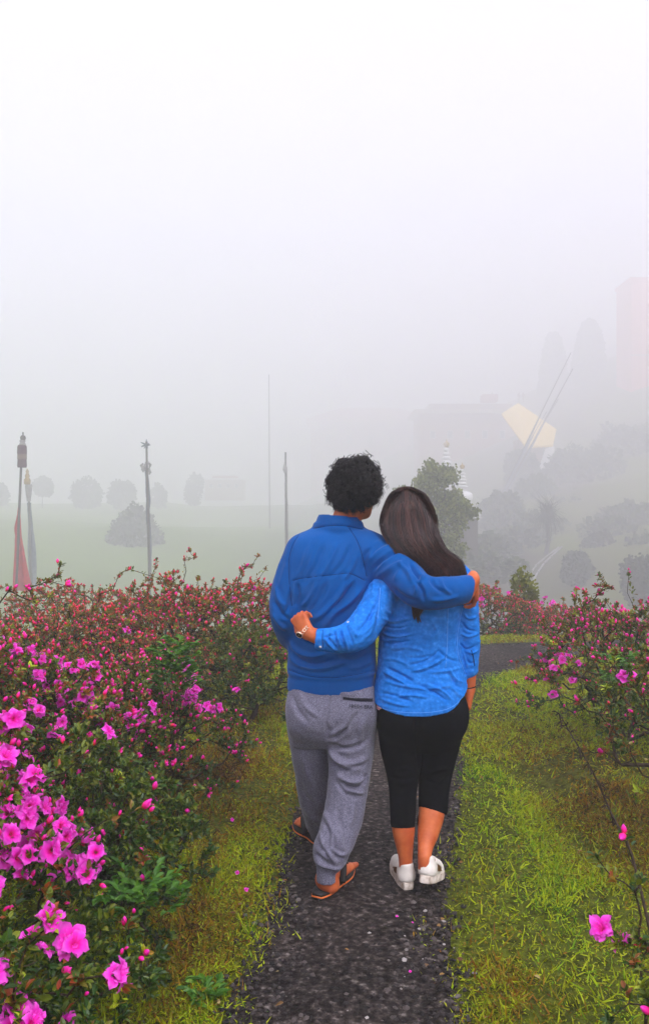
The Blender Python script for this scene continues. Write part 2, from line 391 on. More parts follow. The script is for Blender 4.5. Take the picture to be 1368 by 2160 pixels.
# longer fresh tufts standing out
for i in range(150):
    y = 2.0 + 6.5 * random.random() ** 1.5; x = random.uniform(-2.2, 2.8)
    if abs(x) > .45 * y or dens_mask(np.array([x]), np.array([y]))[0] < .5: continue
    n2 = random.randint(8, 26); az = RNG.uniform(0, 2 * np.pi, n2); el = RNG.uniform(.6, 1.4, n2)
    d = np.stack([np.cos(az) * np.cos(el), np.sin(az) * np.cos(el), np.sin(el)], -1)
    pos = np.stack([x + RNG.normal(0, .012, n2), y + RNG.normal(0, .012, n2), np.full(n2, G(x, y))], -1); s = RNG.uniform(.04, .12, n2)
    push(*scatter(blade_v, blade_f, pos, frames(d, RNG.normal(0, .6, n2)), np.stack([.0035 + .001 * RNG.random(n2), s, s], -1), np.clip(RNG.normal(.8, .1, n2), 0, 1)))
grass_cols = [(0, (.05, .022, .006)), (.12, (.22, .085, .008)), (.24, (.34, .19, .008)), (.34, (.13, .13, .006)), (.50, (.36, .39, .006)), (.66, (.40, .50, .007)), (.80, (.16, .32, .006)), (1, (.03, .10, .008))]  # dark end tones put the shade between the leaves into their colour
grass_mat = mat('grass_and_herbs', grass_cols, src='tone', rough=.6, spec=.15, trans=.25)
grass = mk('grass', np.concatenate(gV), np.concatenate(gF), grass_mat, smooth=False, attrs={'tone': np.concatenate(gT)}, kind='stuff',
           label='short grass, clover and straw growing on both sides of the path', cat='grass')

# fallen leaves and twiglets at the path's edges and in the grass
n = 900; y = 2.0 + 6.5 * RNG.random(n) ** 1.6; x = RNG.uniform(-1.6, 2.2, n); d_ = d_poly(x, y); k = (np.abs(x) < .45 * y) & ((np.abs(d_) < .14) | (RNG.random(n) < .22)); x, y = x[k], y[k]; n = len(x)
az = RNG.uniform(0, 6.28, n); d = np.stack([np.cos(az), np.sin(az), RNG.normal(0, .12, n)], -1); s = RNG.uniform(.010, .030, n)
V, F, T = scatter(leaf_v, leaf_f, np.stack([x, y, ground(x, y) + .014 + .012 * RNG.random(n) * (d_poly(x, y) > .05)], -1), frames(d, RNG.normal(0, .5, n)), np.stack([s * .7, s, s], -1), RNG.random(n))
litter = mat('dead_leaf', [(0, (.07, .030, .012)), (.35, (.20, .085, .022)), (.6, (.30, .17, .05)), (.85, (.12, .06, .025)), (1, (.42, .33, .12))], src='tone', rough=.7)
mk('leaf_litter', V, F, litter, smooth=False, attrs={'tone': T}, kind='stuff', label='brown fallen leaves scattered along the path edges', cat='leaf litter')

# far meadow tufts, sparse, beyond the bushes: stuff
n = 16000; y = RNG.uniform(10.8, 70, n); x = RNG.uniform(-.42, .42, n) * y
az = RNG.uniform(0, 6.28, n); d = np.stack([np.cos(az) * .4, np.sin(az) * .4, np.ones(n)], -1); s = RNG.uniform(.06, .16, n)
V, F, T = scatter(blade_v, blade_f, np.stack([x, y, ground(x, y)], -1), frames(d, RNG.uniform(0, 6, n)), np.stack([.03 + 0 * s, s, s], -1), np.clip(RNG.normal(.55, .15, n), 0, 1))
mk('meadow_grass', V, F, grass_mat, smooth=False, attrs={'tone': T}, kind='stuff', label='pale meadow grass on the foggy slope beyond the bushes', cat='grass')
# ------------------------------------------------------------------ azaleas
bark = mat('azalea_bark', [(.3, (.020, .012, .008)), (.7, (.060, .038, .024))], scale=60, rough=.85, spec=.2, bumps=[(120, .002)])
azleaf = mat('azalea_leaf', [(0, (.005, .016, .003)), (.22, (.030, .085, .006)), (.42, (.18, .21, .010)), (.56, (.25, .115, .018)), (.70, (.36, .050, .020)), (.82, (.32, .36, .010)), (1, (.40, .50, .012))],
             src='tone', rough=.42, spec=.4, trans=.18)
petal = mat('azalea_petal', [(0, (.60, .004, .03)), (.22, (.80, .006, .16)), (.5, (.90, .014, .46)), (.8, (.92, .035, .62)), (1, (.94, .12, .72))], src='tone', rough=.6, spec=.15, trans=.30)
budm = mat('azalea_bud', [(0, (.22, .14, .01)), (.14, (.65, .02, .01)), (.34, (.90, .008, .16)), (.8, (.95, .015, .42)), (1, (.95, .06, .55))], src='tone', rough=.5, spec=.25, trans=.12)
budred = mat('azalea_bud_red', [(0, (.22, .10, .01)), (.22, (.60, .012, .008)), (.6, (.86, .016, .06)), (1, (.90, .02, .22))], src='tone', rough=.5, spec=.25, trans=.1)

def petal_set(rot, scale, ruffle, seed, npet=5):
    r = np.random.default_rng(seed); nu, nv = 7, 5; V, F, T = [], [], []; off = 0
    for k in range(npet):
        a0 = rot + k * 2 * np.pi / npet + r.normal(0, .05); L = 1 + r.normal(0, .12); droop = r.normal(.0, .35); tw_ = r.normal(0, .25)
        for i in range(nu):
            u = i / (nu - 1)
            wdt = (.18 + .95 * math.sin(min(1, u * .80 + .04) * math.pi * .86) ** .8) * (1 - max(0, u - .78) * 3.6)
            rad = (.07 + .93 * u ** 1.35) * L; h = .62 * (1 - (1 - u) ** 2.2) - (.30 + droop) * max(0, u - .5) ** 1.5 * 1.6
            for j in range(nv):
                v = (j / (nv - 1) - .5) * 2; half = .46 * wdt * (.30 + .75 * u)
                tx, ty = rad - .10 * v * v * u, half * v
                z = h + .22 * (v * v) * u * (1 - .6 * u) + tw_ * v * u * u * .3 + ruffle * 1.5 * u * math.sin(v * 4.2 + k * 2 + r.random() * .8) + (.04 if j == 2 else 0) * -u
                V.append([(tx * math.cos(a0) - ty * math.sin(a0)) * scale, z * scale, (tx * math.sin(a0) + ty * math.cos(a0)) * scale]); T.append(min(1, .10 + 1.0 * u ** .9 + .1 * abs(v) * u))
        b = off
        for i in range(nu - 1):
            for j in range(nv - 1): q = b + i * nv + j; F.append([q, q + 1, q + nv + 1, q + nv])
        off += nu * nv
    return np.array(V), np.array(F), np.array(T)
def flower_mesh(name, seed, double):
    V, F, T = petal_set(0, 1, .07, seed)
    if double:
        V2, F2, T2 = petal_set(.63, .72, .12, seed + 50); V2[:, 1] += .10; F = np.vstack([F, F2 + len(V)]); V = np.vstack([V, V2]); T = np.concatenate([T, T2])
    g = Geo(); r = np.random.default_rng(seed + 9)
    for k in range(5):
        a = k * 1.26 + .3; g.tube([[0, .05, 0], [.12 * math.cos(a), .5, .12 * math.sin(a)], [.26 * math.cos(a), .95, .26 * math.sin(a) - .05]], [.012, .010, .016], 3, a=.35, caps=False)
    V = np.vstack([V] + g.V); T = np.concatenate([T] + [a for a in g.A]); F = np.vstack([F, np.concatenate(g.Q) + len(T) - g.n])
    return mesh_data(name, V, F, petal, True, {'tone': T})
FLOWERS = [flower_mesh('flower', s, d) for s, d in ((1, True), (2, False), (3, True), (4, True))]
def bud_arrays(n, seed, fat=1.0):
    """n pointed buds spreading from one stalk; local +y is up; unit length ~1"""
    r = np.random.default_rng(seed); V, F, T = [], [], []; off = 0; prof = [(0, .06), (.18, .17), (.42, .27), (.68, .23), (.88, .11), (1, .005)]
    for k in range(n):
        a = r.uniform(0, 6.28); tl = (0 if n == 1 else .42) + r.normal(0, .06); L = 1 + r.normal(0, .12)
        d = np.array([math.cos(a + k * 2.3) * math.sin(tl), math.cos(tl), math.sin(a + k * 2.3) * math.sin(tl)]); R = frames(d[None])[0]; m = 6
        for (h, rr) in prof:
            for q in range(m):
                t = q / m * 6.283; rq = rr * fat * (1 + .12 * math.sin(q * 3))
                V.append(R @ np.array([rq * math.cos(t), h * L, rq * math.sin(t)])); T.append(h)
        for i in range(len(prof) - 1):
            for q in range(m): F.append([off + i * m + q, off + i * m + (q + 1) % m, off + (i + 1) * m + (q + 1) % m, off + (i + 1) * m + q])
        off += m * len(prof)
    return np.array(V), np.array(F), np.array(T)
_buds = [bud_arrays(n, s, f) for n, s, f in ((1, 1, 1), (1, 2, .9), (1, 3, 1.05), (1, 4, 1.2), (1, 5, 1.1))]
BUDS = [mesh_data('bud', V, F, budm, True, {'tone': T}) for V, F, T in _buds]
REDBUDS = [mesh_data('bud', V, F, budred, True, {'tone': T}) for V, F, T in _buds]

def child_copy(name, me, parent, loc, R3, s):
    o = bpy.data.objects.new(name, me); COL.objects.link(o); o.parent = parent
    M4 = Matrix.Identity(4)
    for i in range(3):
        for j in range(3): M4[i][j] = float(R3[i][j]) * s
    pl = parent.location
    M4.translation = Vector((loc[0] - pl[0], loc[1] - pl[1], loc[2] - pl[2])); o.matrix_basis = M4
    return o

def skeleton(rng, base, tips, inner):
    """Greedy branching: each node joins the nearest node that lies nearer the base. Returns nodes, parent index."""
    pts = np.vstack([tips, inner]); d0 = np.linalg.norm(pts - base, axis=1); o = np.argsort(d0); nodes = [np.array(base, float)]; par = [-1]
    arr = np.empty((len(pts) + 1, 3)); arr[0] = base; dd = np.empty(len(pts) + 1); dd[0] = 0
    for c, i in enumerate(o):
        p = pts[i]; v = np.linalg.norm(arr[:c + 1] - p, axis=1)
        cost = v ** 1.5 * 1.0 + .0 * dd[:c + 1]
        upw = (p - arr[:c + 1]); outw = (upw * nrm(p - base)).sum(1) / (v + 1e-9); cost = cost * (1 + 1.2 * (1 - outw))
        j = int(np.argmin(cost)); arr[c + 1] = p; dd[c + 1] = dd[j] + v[j]; par.append(j)
    istip = np.zeros(len(pts) + 1, bool); istip[1:] = (o < len(tips))
    return arr, np.array(par), istip
def branch_geo(arr, par, r0, rtip, rng, sides=4, bend=.12):
    n = len(arr); cnt = np.ones(n)
    for i in range(n - 1, 0, -1): cnt[par[i]] += cnt[i]
    rad = np.clip(rtip * cnt ** .44, rtip, r0)
    a = arr[par[1:]]; b = arr[1:]; ra = np.minimum(rad[par[1:]], rad[1:] * 1.5); rb = rad[1:]
    L = np.linalg.norm(b - a, axis=1); d = (b - a) / (L[:, None] + 1e-9); R = frames(d)
    off = rng.normal(0, bend, (n - 1, 2)) * L[:, None]; off[:, :] = np.clip(off, -.03, .03)
    mid = (a + b) / 2 + R[:, :, 0] * off[:, :1] + R[:, :, 2] * off[:, 1:]; mid[:, 2] -= L * .05
    th = np.arange(sides) / sides * 2 * np.pi
    ring = lambda c, r: c[:, None] + r[:, None, None] * (R[:, None, :, 0] * np.cos(th)[None, :, None] + R[:, None, :, 2] * np.sin(th)[None, :, None])
    V = np.concatenate([ring(a, ra), ring(mid, (ra + rb) / 2), ring(b, rb)], 1); k = sides
    f = [[r * k + q, r * k + (q + 1) % k, (r + 1) * k + (q + 1) % k, (r + 1) * k + q] for r in range(2) for q in range(k)]
    F = (np.array(f)[None] + (np.arange(n - 1) * 3 * k)[:, None, None]).reshape(-1, 4)
    return V.reshape(-1, 3), F, nrm(b - mid)

AZ_N = [0]
def azalea(label, cx, cy, rx, ry, h, seed, ntip=350, nin=150, leaf=.030, wh=9, leafn=3000, fl=(20, .030), bd=(100, .020), red=.3, reddish=.3, lime=.03, zlow=.12,
           shoots=8, shoot_len=.22, stems=None, zpref=.5, flzone=None, group=None, budmax=300, core=True, open_base=False, extra=(), bdzone=None):
    rng = np.random.default_rng(seed); gz = G(cx, cy); base = np.array([cx, cy, gz - .02])
    root = empty('azalea_bush', (cx, cy, gz), label=label, cat='azalea', group=group)
    # lumpy dome of tips
    def dome(n, rlo, rhi):
        th = rng.uniform(0, 2 * np.pi, n); u = rng.uniform(-.05 if not open_base else .15, 1, n) ** zpref
        ph = np.arccos(np.clip(u, -1, 1)); rr = rng.uniform(rlo, rhi, n)
        d = np.stack([np.sin(ph) * np.cos(th), np.sin(ph) * np.sin(th), np.cos(ph)], -1)
        lump = .80 + .42 * vnoise(d, 2.6, seed * 3.1)
        p = d * rr[:, None] * lump[:, None]
        return np.stack([cx + p[:, 0] * rx, cy + p[:, 1] * ry, gz + zlow + np.clip(p[:, 2], -.1, 2) * (h - zlow)], -1), d
    tips, td = dome(ntip, .80, 1.0)
    ins, _ = dome(nin, .15, .75)
    if shoots:
        sp, sd = dome(shoots, .96, 1.03); sp = sp[sd[:, 2] > .2]; sd = sd[sd[:, 2] > .2]
        sp2 = sp + np.stack([rng.normal(0, .05, len(sp)), rng.normal(0, .05, len(sp)), rng.uniform(.4, 1, len(sp)) * shoot_len], -1); fork = sp2 + rng.normal(0, .03, sp2.shape) + [0, 0, -.02]
        tips = np.vstack([tips, sp2, fork]); td = np.vstack([td, nrm(sd + [0, 0, 2]), nrm(sd + [0, 0, 1.])]); ins = np.vstack([ins, sp])
    if len(extra):
        ex = np.array(extra, float); tips = np.vstack([tips, ex]); td = np.vstack([td, nrm(ex - (base + [0, 0, h * .4]))])
    arr, par, istip = skeleton(rng, base, tips, ins)
    V, F, dirs = branch_geo(arr, par, .022, .0013 if cy < 3.5 else .0018, rng, 4 if cy < 4 else 3)
    mk('branches', V, F, bark, root, kind=None)
    # leaf whorls at the tips and leaves along the twigs
    tp = arr[1:][istip[1:]]; tdir = nrm(dirs[istip[1:]] + .5 * nrm(tp - (base + [0, 0, .3 * h])) + [0, 0, .45])
    n = len(tp); k = wh + 4
    pos = np.repeat(tp, k, 0) - np.repeat(tdir, k, 0) * rng.uniform(0, .022, (n * k, 1)); ax = np.repeat(tdir, k, 0); Rr = frames(ax)
    phi = rng.uniform(0, 6.283, n * k); op = rng.uniform(.35, 1.35, n * k)
    d = ax * np.cos(op)[:, None] + (Rr[:, :, 0] * np.cos(phi)[:, None] + Rr[:, :, 2] * np.sin(phi)[:, None]) * np.sin(op)[:, None]
    # face of the leaf turned up the stalk
    def leaf_frames(d, upv):
        u = nrm(np.cross(d, upv)); v = nrm(np.cross(u, d)); return np.stack([u, d, v], -1)
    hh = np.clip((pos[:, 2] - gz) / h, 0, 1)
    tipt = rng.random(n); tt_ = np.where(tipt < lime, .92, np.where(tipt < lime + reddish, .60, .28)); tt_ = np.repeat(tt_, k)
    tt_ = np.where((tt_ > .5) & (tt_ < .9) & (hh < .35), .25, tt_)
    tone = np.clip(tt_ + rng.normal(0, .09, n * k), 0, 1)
    s = leaf * .98 * rng.uniform(.6, 1.15, n * k) * np.where(tt_ > .8, 1.15, 1)
    LV, LF, LT = [], [], []; 
    a, b, c = scatter(leaf_v, leaf_f, pos, leaf_frames(d, ax + rng.normal(0, .2, ax.shape)), np.stack([s * .56, s, s], -1), tone); LV.append(a); LF.append(b); LT.append(c)
    m = int(leafn * 3.4); e = rng.integers(1, len(arr), m); t = rng.random(m)[:, None]; pe = arr[e] * t + arr[par[e]] * (1 - t)
    kz = pe[:, 2] > gz + zlow * 1.1; pe = pe[kz] + rng.normal(0, .006, (kz.sum(), 3)); m = len(pe)
    d2 = nrm(rng.normal(0, 1, (m, 3)) + nrm(pe - base) * .8 + [0, 0, .3]); s2 = leaf * .95 * rng.uniform(.55, 1.1, m)
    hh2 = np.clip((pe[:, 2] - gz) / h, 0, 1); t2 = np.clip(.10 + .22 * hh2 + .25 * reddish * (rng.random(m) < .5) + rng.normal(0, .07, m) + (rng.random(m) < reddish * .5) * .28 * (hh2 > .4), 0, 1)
    a, b, c = scatter(leaf_v, leaf_f, pe, leaf_frames(d2, np.tile([0, 0, 1.0], (m, 1)) + rng.normal(0, .5, (m, 3))), np.stack([s2 * .56, s2, s2], -1), t2); LF.append(b + len(LV[0])); LV.append(a); LT.append(c)
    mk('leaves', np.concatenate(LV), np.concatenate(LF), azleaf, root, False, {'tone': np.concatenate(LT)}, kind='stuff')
    # flowers and buds at tips: only those that face the path or the open side show
    cam0 = np.array([0, 0, CAMZ]); vis = ((nrm(tp - [cx, cy, gz + .3 * h])) * nrm(cam0 - tp)).sum(1)
    order = rng.permutation(n)
    def proj(p): return 684 + p[0] / p[1] * FPX, 1080 - (p[2] - CAMZ) / p[1] * FPX
    nf = nb = 0; used = set()
    for zone_pass in (0, 1):
        for i in order:
            if nf >= fl[0]: break
            if i in used or vis[i] < -.15: continue
            x, y = proj(tp[i])
            if flzone is not None and not any(x0 <= x <= x1 and y0 <= y <= y1 for x0, y0, x1, y1 in flzone): continue
            for q in range(rng.integers(1, 4)):
                dd = nrm(tdir[i] + rng.normal(0, .45, 3) + .75 * nrm(cam0 - tp[i]) + [.15, 0, -.1])
                R = frames(dd[None], np.array([rng.uniform(0, 6.28)]))[0]; s = fl[1] * rng.uniform(.85, 1.15)
                child_copy('flower', FLOWERS[rng.integers(4)], root, tp[i] + rng.normal(0, .3, 3) * fl[1] + dd * .004, R, s); nf += 1
            used.add(i)
    rest = []
    for i in order:
        if i in used: continue
        if bdzone is not None:
            x, y = proj(tp[i])
            if y > bdzone: continue
        if vis[i] < -.35: rest.append(i); continue
        if nb >= bd[0] or nb >= budmax: rest.append(i); continue
        rb = rng.random() < red * .5; nq = int(rng.integers(1, 4)) if cy < 5 else 1
        for q in range(nq):
            dd = nrm(tdir[i] + rng.normal(0, .3 + .25 * (nq > 1), 3) + [0, 0, .2]); R = frames(dd[None], np.array([rng.uniform(0, 6.28)]))[0]; me = (REDBUDS if rb else BUDS)[rng.integers(5)]
            child_copy('bud', me, root, tp[i] - dd * .002, R, bd[1] * rng.uniform(.85, 1.5) * (.68 if rb else 1)); nb += 1
    if len(rest) and bd[0] >= 100:
        rest = np.array(rest[:700] + [int(i) for i in order[:int(n * .6)]]); Vb, Fb, Tb = _buds[2]; dd = nrm(tdir[rest] + rng.normal(0, .3, (len(rest), 3)) + [0, 0, .2])
        Tt = np.tile(Tb, len(rest)); a, b, c = scatter(Vb, Fb, tp[rest] + rng.normal(0, .012, (len(rest), 3)), frames(dd, rng.uniform(0, 6.3, len(rest))), bd[1] * rng.uniform(.6, 1.2, len(rest)), np.zeros(len(rest)))
        mk('buds', a, b, budm if red < .6 else budred, root, True, {'tone': Tt}, kind='stuff')
    return root

GRP = 'pink azalea bushes lining the path'
azalea('azalea bush in magenta bloom hanging over the grass at the lower left corner', -.98, 1.62, .62, .50, .86, 21, 330, 160, .030, 9, 3500, (34, .030), (70, .026), .25, .25, .10,
       flzone=[(-200, 1930, 330, 2160)], group=GRP, shoots=5, bdzone=None, shoot_len=.08,
       extra=[P(240, 2065, 1.62), P(170, 2065, 1.6), P(262, 2080, 1.62), P(105, 1950, 1.6), P(60, 1990, 1.6), P(20, 1985, 1.55), P(150, 2000, 1.62), P(100, 1880, 1.66)])
azalea('largest azalea bush with heavy clusters of open magenta flowers, left of the path', -1.30, 2.30, .76, .66, 1.02, 22, 620, 260, .030, 9, 6000, (130, .031), (230, .026), .30, .35, .09,
       flzone=[(-200, 1690, 235, 1880), (-100, 1480, 225, 1660), (-100, 1740, 240, 1870)], group=GRP, shoots=6, shoot_len=.12,
       extra=[P(205, 1800, 2.2), P(180, 1850, 2.2), P(120, 1790, 2.15), P(60, 1810, 2.15), P(215, 1560, 2.35), P(300, 1705, 2.5), P(240, 1720, 2.5)])
azalea('azalea bush with red tips, many pink buds and a green weed inside it', -1.62, 3.75, .98, .85, 0.98, 23, 1000, 320, .030, 8, 7500, (90, .027), (300, .027), .35, .42, .08,
       flzone=[(330, 1370, 520, 1500), (0, 1330, 330, 1560), (0, 1280, 520, 1400)], group=GRP, shoots=12, shoot_len=.12)
azalea('low azalea bush on the grass edge with sparse pink buds over dark green leaves', -1.02, 4.35, .68, .80, 0.72, 24, 560, 220, .029, 8, 6000, (34, .026), (130, .024), .5, .3, .05,
       flzone=[(380, 1380, 520, 1500)], group=GRP, shoots=6, shoot_len=.12)
azalea('azalea bush with a leggy branch sticking up in front of the red flag', -2.35, 4.3, .72, .6, 0.92, 25, 420, 160, .030, 8, 2500, (8, .028), (140, .027), .45, .5, .04,
       group=GRP, shoots=14, shoot_len=.26, extra=[P(130, 1190, 4.4), P(122, 1215, 4.4), P(100, 1225, 4.4), P(138, 1235, 4.38), P(60, 1240, 4.3), P(20, 1245, 4.3), P(75, 1270, 4.3)])
azalea('hazy azalea bush with yellow shoot tips, between the dark bush and the left row', -2.05, 6.3, 1.15, .95, 0.8, 26, 950, 300, .032, 7, 4000, (10, .027), (230, .027), .62, .75, .04, group=GRP, shoots=16, shoot_len=0.18,
       extra=[P(272, 1200, 6.1), P(250, 1215, 6.1), P(355, 1225, 6.1)])
azalea('hazy azalea bush covered in red buds, just left of the man\'s elbow', -1.05, 6.9, 1.02, .85, 0.96, 27, 1100, 300, .032, 7, 5500, (16, .025), (290, .027), .62, .8, .02, group=GRP, shoots=20, shoot_len=0.16,
       extra=[P(400, 1160, 6.8), P(412, 1175, 6.8), P(388, 1180, 6.8), P(545, 1172, 6.9), P(530, 1195, 6.9), P(560, 1200, 6.9)])
azalea('farthest azalea bush of the left row, thin and brown in the fog', -2.6, 9.2, 1.5, 1.0, 0.62, 28, 600, 180, .036, 7, 2500, (0, .027), (150, .03), .7, .85, .02, group=GRP, shoots=20, shoot_len=0.15)
azalea('dark green azalea bush without open flowers, low between the couple and the left row', -.55, 6.1, .55, .7, .70, 29, 300, 140, .030, 8, 4200, (0, .026), (70, .024), .7, .25, .03, group=GRP, shoots=4, shoot_len=.1)
azalea('foggy azalea bush behind the path bend with a few open flowers, right of the woman', 2.05, 11.2, 1.15, .7, .86, 30, 800, 220, .036, 7, 4200, (14, .034), (170, .03), .7, .75, .02, group=GRP, shoots=16, shoot_len=.2,
       flzone=[(1010, 1240, 1100, 1330)])
azalea('foggy azalea bush behind the path bend carrying a bright pink patch of flowers', 3.25, 11.6, 1.1, .7, .84, 31, 760, 200, .036, 7, 3800, (34, .034), (150, .03), .7, .75, .02, group=GRP, shoots=12, shoot_len=.15,
       flzone=[(1105, 1225, 1165, 1275)])
azalea('leggy azalea bush on the right verge with lime shoots and pink left edge', 2.02, 5.6, .72, .75, 0.88, 32, 620, 220, .030, 8, 4800, (22, .026), (210, .025), .55, .45, .14, group=GRP, shoots=22, shoot_len=0.15,
       flzone=[(1150, 1380, 1230, 1470), (1200, 1200, 1300, 1260)], extra=[P(1180, 1440, 5.3), P(1205, 1420, 5.3), P(1195, 1405, 5.3), P(1175, 1455, 5.3), P(1262, 1212, 5.6), P(1215, 1245, 5.5), P(1325, 1210, 5.7), P(1290, 1240, 5.6)])
azalea('tall thin azalea bush with bare dark stems at the right edge of the path verge', 1.60, 3.55, .50, .55, 1.02, 33, 210, 120, .028, 7, 1800, (6, .028), (80, .025), .6, .35, .08, group=GRP, shoots=12, shoot_len=.12, zlow=.42, zpref=.7)
azalea('low dark green azalea without blossom in the shade beside the largest bush', -.80, 3.05, .44, .55, .62, 36, 260, 140, .030, 9, 3200, (0, .027), (26, .024), .5, .04, .03, group=GRP, shoots=3, shoot_len=.05, zlow=.05)
azalea('knee high dark green azalea seedling at the foot of the largest bush', -.74, 2.30, .30, .40, .34, 37, 150, 80, .030, 9, 1700, (0, .027), (4, .024), .5, .0, .04, group=GRP, shoots=2, shoot_len=.04, zlow=.04)
azalea('small straggly azalea at the lower right corner with one open magenta flower', .93, 2.02, .27, .30, .50, 34, 60, 50, .027, 8, 260, (3, .030), (22, .026), .35, .2, .2, group=GRP, shoots=3, shoot_len=.06,
       flzone=[(1240, 1900, 1320, 2010)], extra=[P(1275, 1965, 2.0), P(1300, 1990, 2.0), P(1350, 1985, 2.0), P(1315, 1760, 2.05), P(1290, 1850, 2.05), P(1255, 1805, 2.05), P(1350, 1850, 2.0), P(1338, 1880, 2.0)])
azalea('azalea bush running out of the right edge behind the tall bare stems', 2.7, 4.9, .9, .8, 0.86, 35, 480, 180, .030, 8, 3000, (10, .028), (120, .026), .55, .5, .05, group=GRP, shoots=14, shoot_len=0.12)

# bare leaning twig at the right
g = Geo(); rng = np.random.default_rng(5)
tw = [P(1380, 1900, 2.9), P(1330, 1800, 3.1), P(1290, 1720, 3.2), P(1250, 1630, 3.25), P(1210, 1560, 3.3), P(1178, 1505, 3.35)]
tw[0][2] = G(*tw[0][:2]) - .02
tw = catmull(tw, 4); g.tube(tw, np.linspace(.006, .0018, len(tw)), 6, a=.1)
for i in range(6, len(tw)):
    for q in range(3):
        d = nrm(rng.normal(0, 1, 3) + [0, 0, -.2]) * rng.uniform(.015, .045); g.tube([tw[i], tw[i] + d * .6, tw[i] + d + [0, 0, -.008]], [.0016, .003, .0008], 4, a=.1)
g.build('dead_branch', [bark], label='bare dark dead branch leaning out over the right verge', cat='branch')

# bright green weed growing up through the bush: lobed leaves on stalks
weedm = mat('weed_leaf', [(0, (.03, .10, .01)), (.6, (.07, .21, .012)), (1, (.16, .32, .02))], src='tone', rough=.45, spec=.35, trans=.3)
def weed(label, c, h, w, n, seed):
    rng = np.random.default_rng(seed); gz = G(c[0], c[1]); root = empty('weed', (c[0], c[1], gz), label=label, cat='weed')
    top = c[2] - gz; g = Geo(); V, F, T = [], [], []; off = 0
    for k in range(n):
        a = rng.uniform(0, 6.28); rr = w * rng.random() ** .5; hz = top - h * rng.random()
        tip = np.array([c[0] + rr * math.cos(a), c[1] + rr * math.sin(a), gz + hz]); b0 = np.array([c[0] + .2 * rr * math.cos(a), c[1], gz + max(0, hz - .25)])
        if k % 7 == 0: g.tube([[c[0] + .3 * rr * math.cos(a), c[1] + .3 * rr * math.sin(a), gz], b0, tip], [.0014, .0012, .0007], 4)
        m = 9; ph = np.linspace(-2.2, 2.2, m); dirv = nrm(np.array([math.cos(a), math.sin(a), .5])); R = frames(dirv[None])[0]
        d = (dirv[None] * np.cos(ph * .6)[:, None] + R[:, 0][None] * np.sin(ph * .6)[:, None]); d = nrm(d + rng.normal(0, .15, d.shape)); s = rng.uniform(.025, .045, m)
        pos = tip[None] + dirv[None] * np.linspace(-.02, .02, m)[np.abs(np.argsort(ph)) % m][:, None]
        a_, b_, c_ = scatter(leaf_v, leaf_f, pos, frames(d, rng.normal(0, .4, m)), np.stack([s * .55, s, s], -1), np.clip(rng.normal(.5, .25, m), 0, 1)); V.append(a_); F.append(b_ + off); T.append(c_); off += len(a_)
    g.build('stalks', [bark], root)
    mk('leaves', np.concatenate(V), np.concatenate(F), weedm, root, False, {'tone': np.concatenate(T)}, kind='stuff')
weed('bright green leafy weed growing up through the azaleas left of the man', P(370, 1345, 3.95), .24, .10, 90, 3)
weed('bright green leafy weed among the dark stems at the right edge', P(1290, 1372, 4.9), .22, .12, 40, 4)
weed('green weed with divided leaves at the foot of the left bush', P(300, 1850, 2.6), .10, .12, 34, 6)
weed('small green weed low on the grass near the lower left flowers', P(430, 2085, 2.62), .03, .05, 12, 8)

# fallen petals on the grass and path
for i, (px, py) in enumerate([(489, 1735), (500, 1850), (518, 1886), (836, 1943), (868, 1957), (864, 2056)]):
    Y = CAMZ * FPX / (py - 1080); p = P(px, py, Y); R = frames(nrm(np.array([[.3, -.6, .8]])), np.array([i * 1.3]))[0]
    o = bpy.data.objects.new('fallen_flower', FLOWERS[i % 4]); COL.objects.link(o)
    M4 = Matrix([[float(R[a][b]) * (.011 if i < 3 else .006) for b in range(3)] + [0] for a in range(3)] + [[0, 0, 0, 1]]); M4.translation = Vector((p[0], Y, G(p[0], Y) + .012)); o.matrix_basis = M4
    tag(o, ['wilted pink flower fallen on the left verge level with the man\'s front foot', 'crushed pink flower fallen on the left verge beside the man\'s rear foot', 'smallest pink petal fallen on the left verge nearest the gravel',
            'tiny pale pink petal lying on the path behind the woman', 'tiny pink petal on the path just below the pale one', 'tiny dull pink petal on the path farthest from the couple'][i], 'petal', 'fallen azalea flowers')
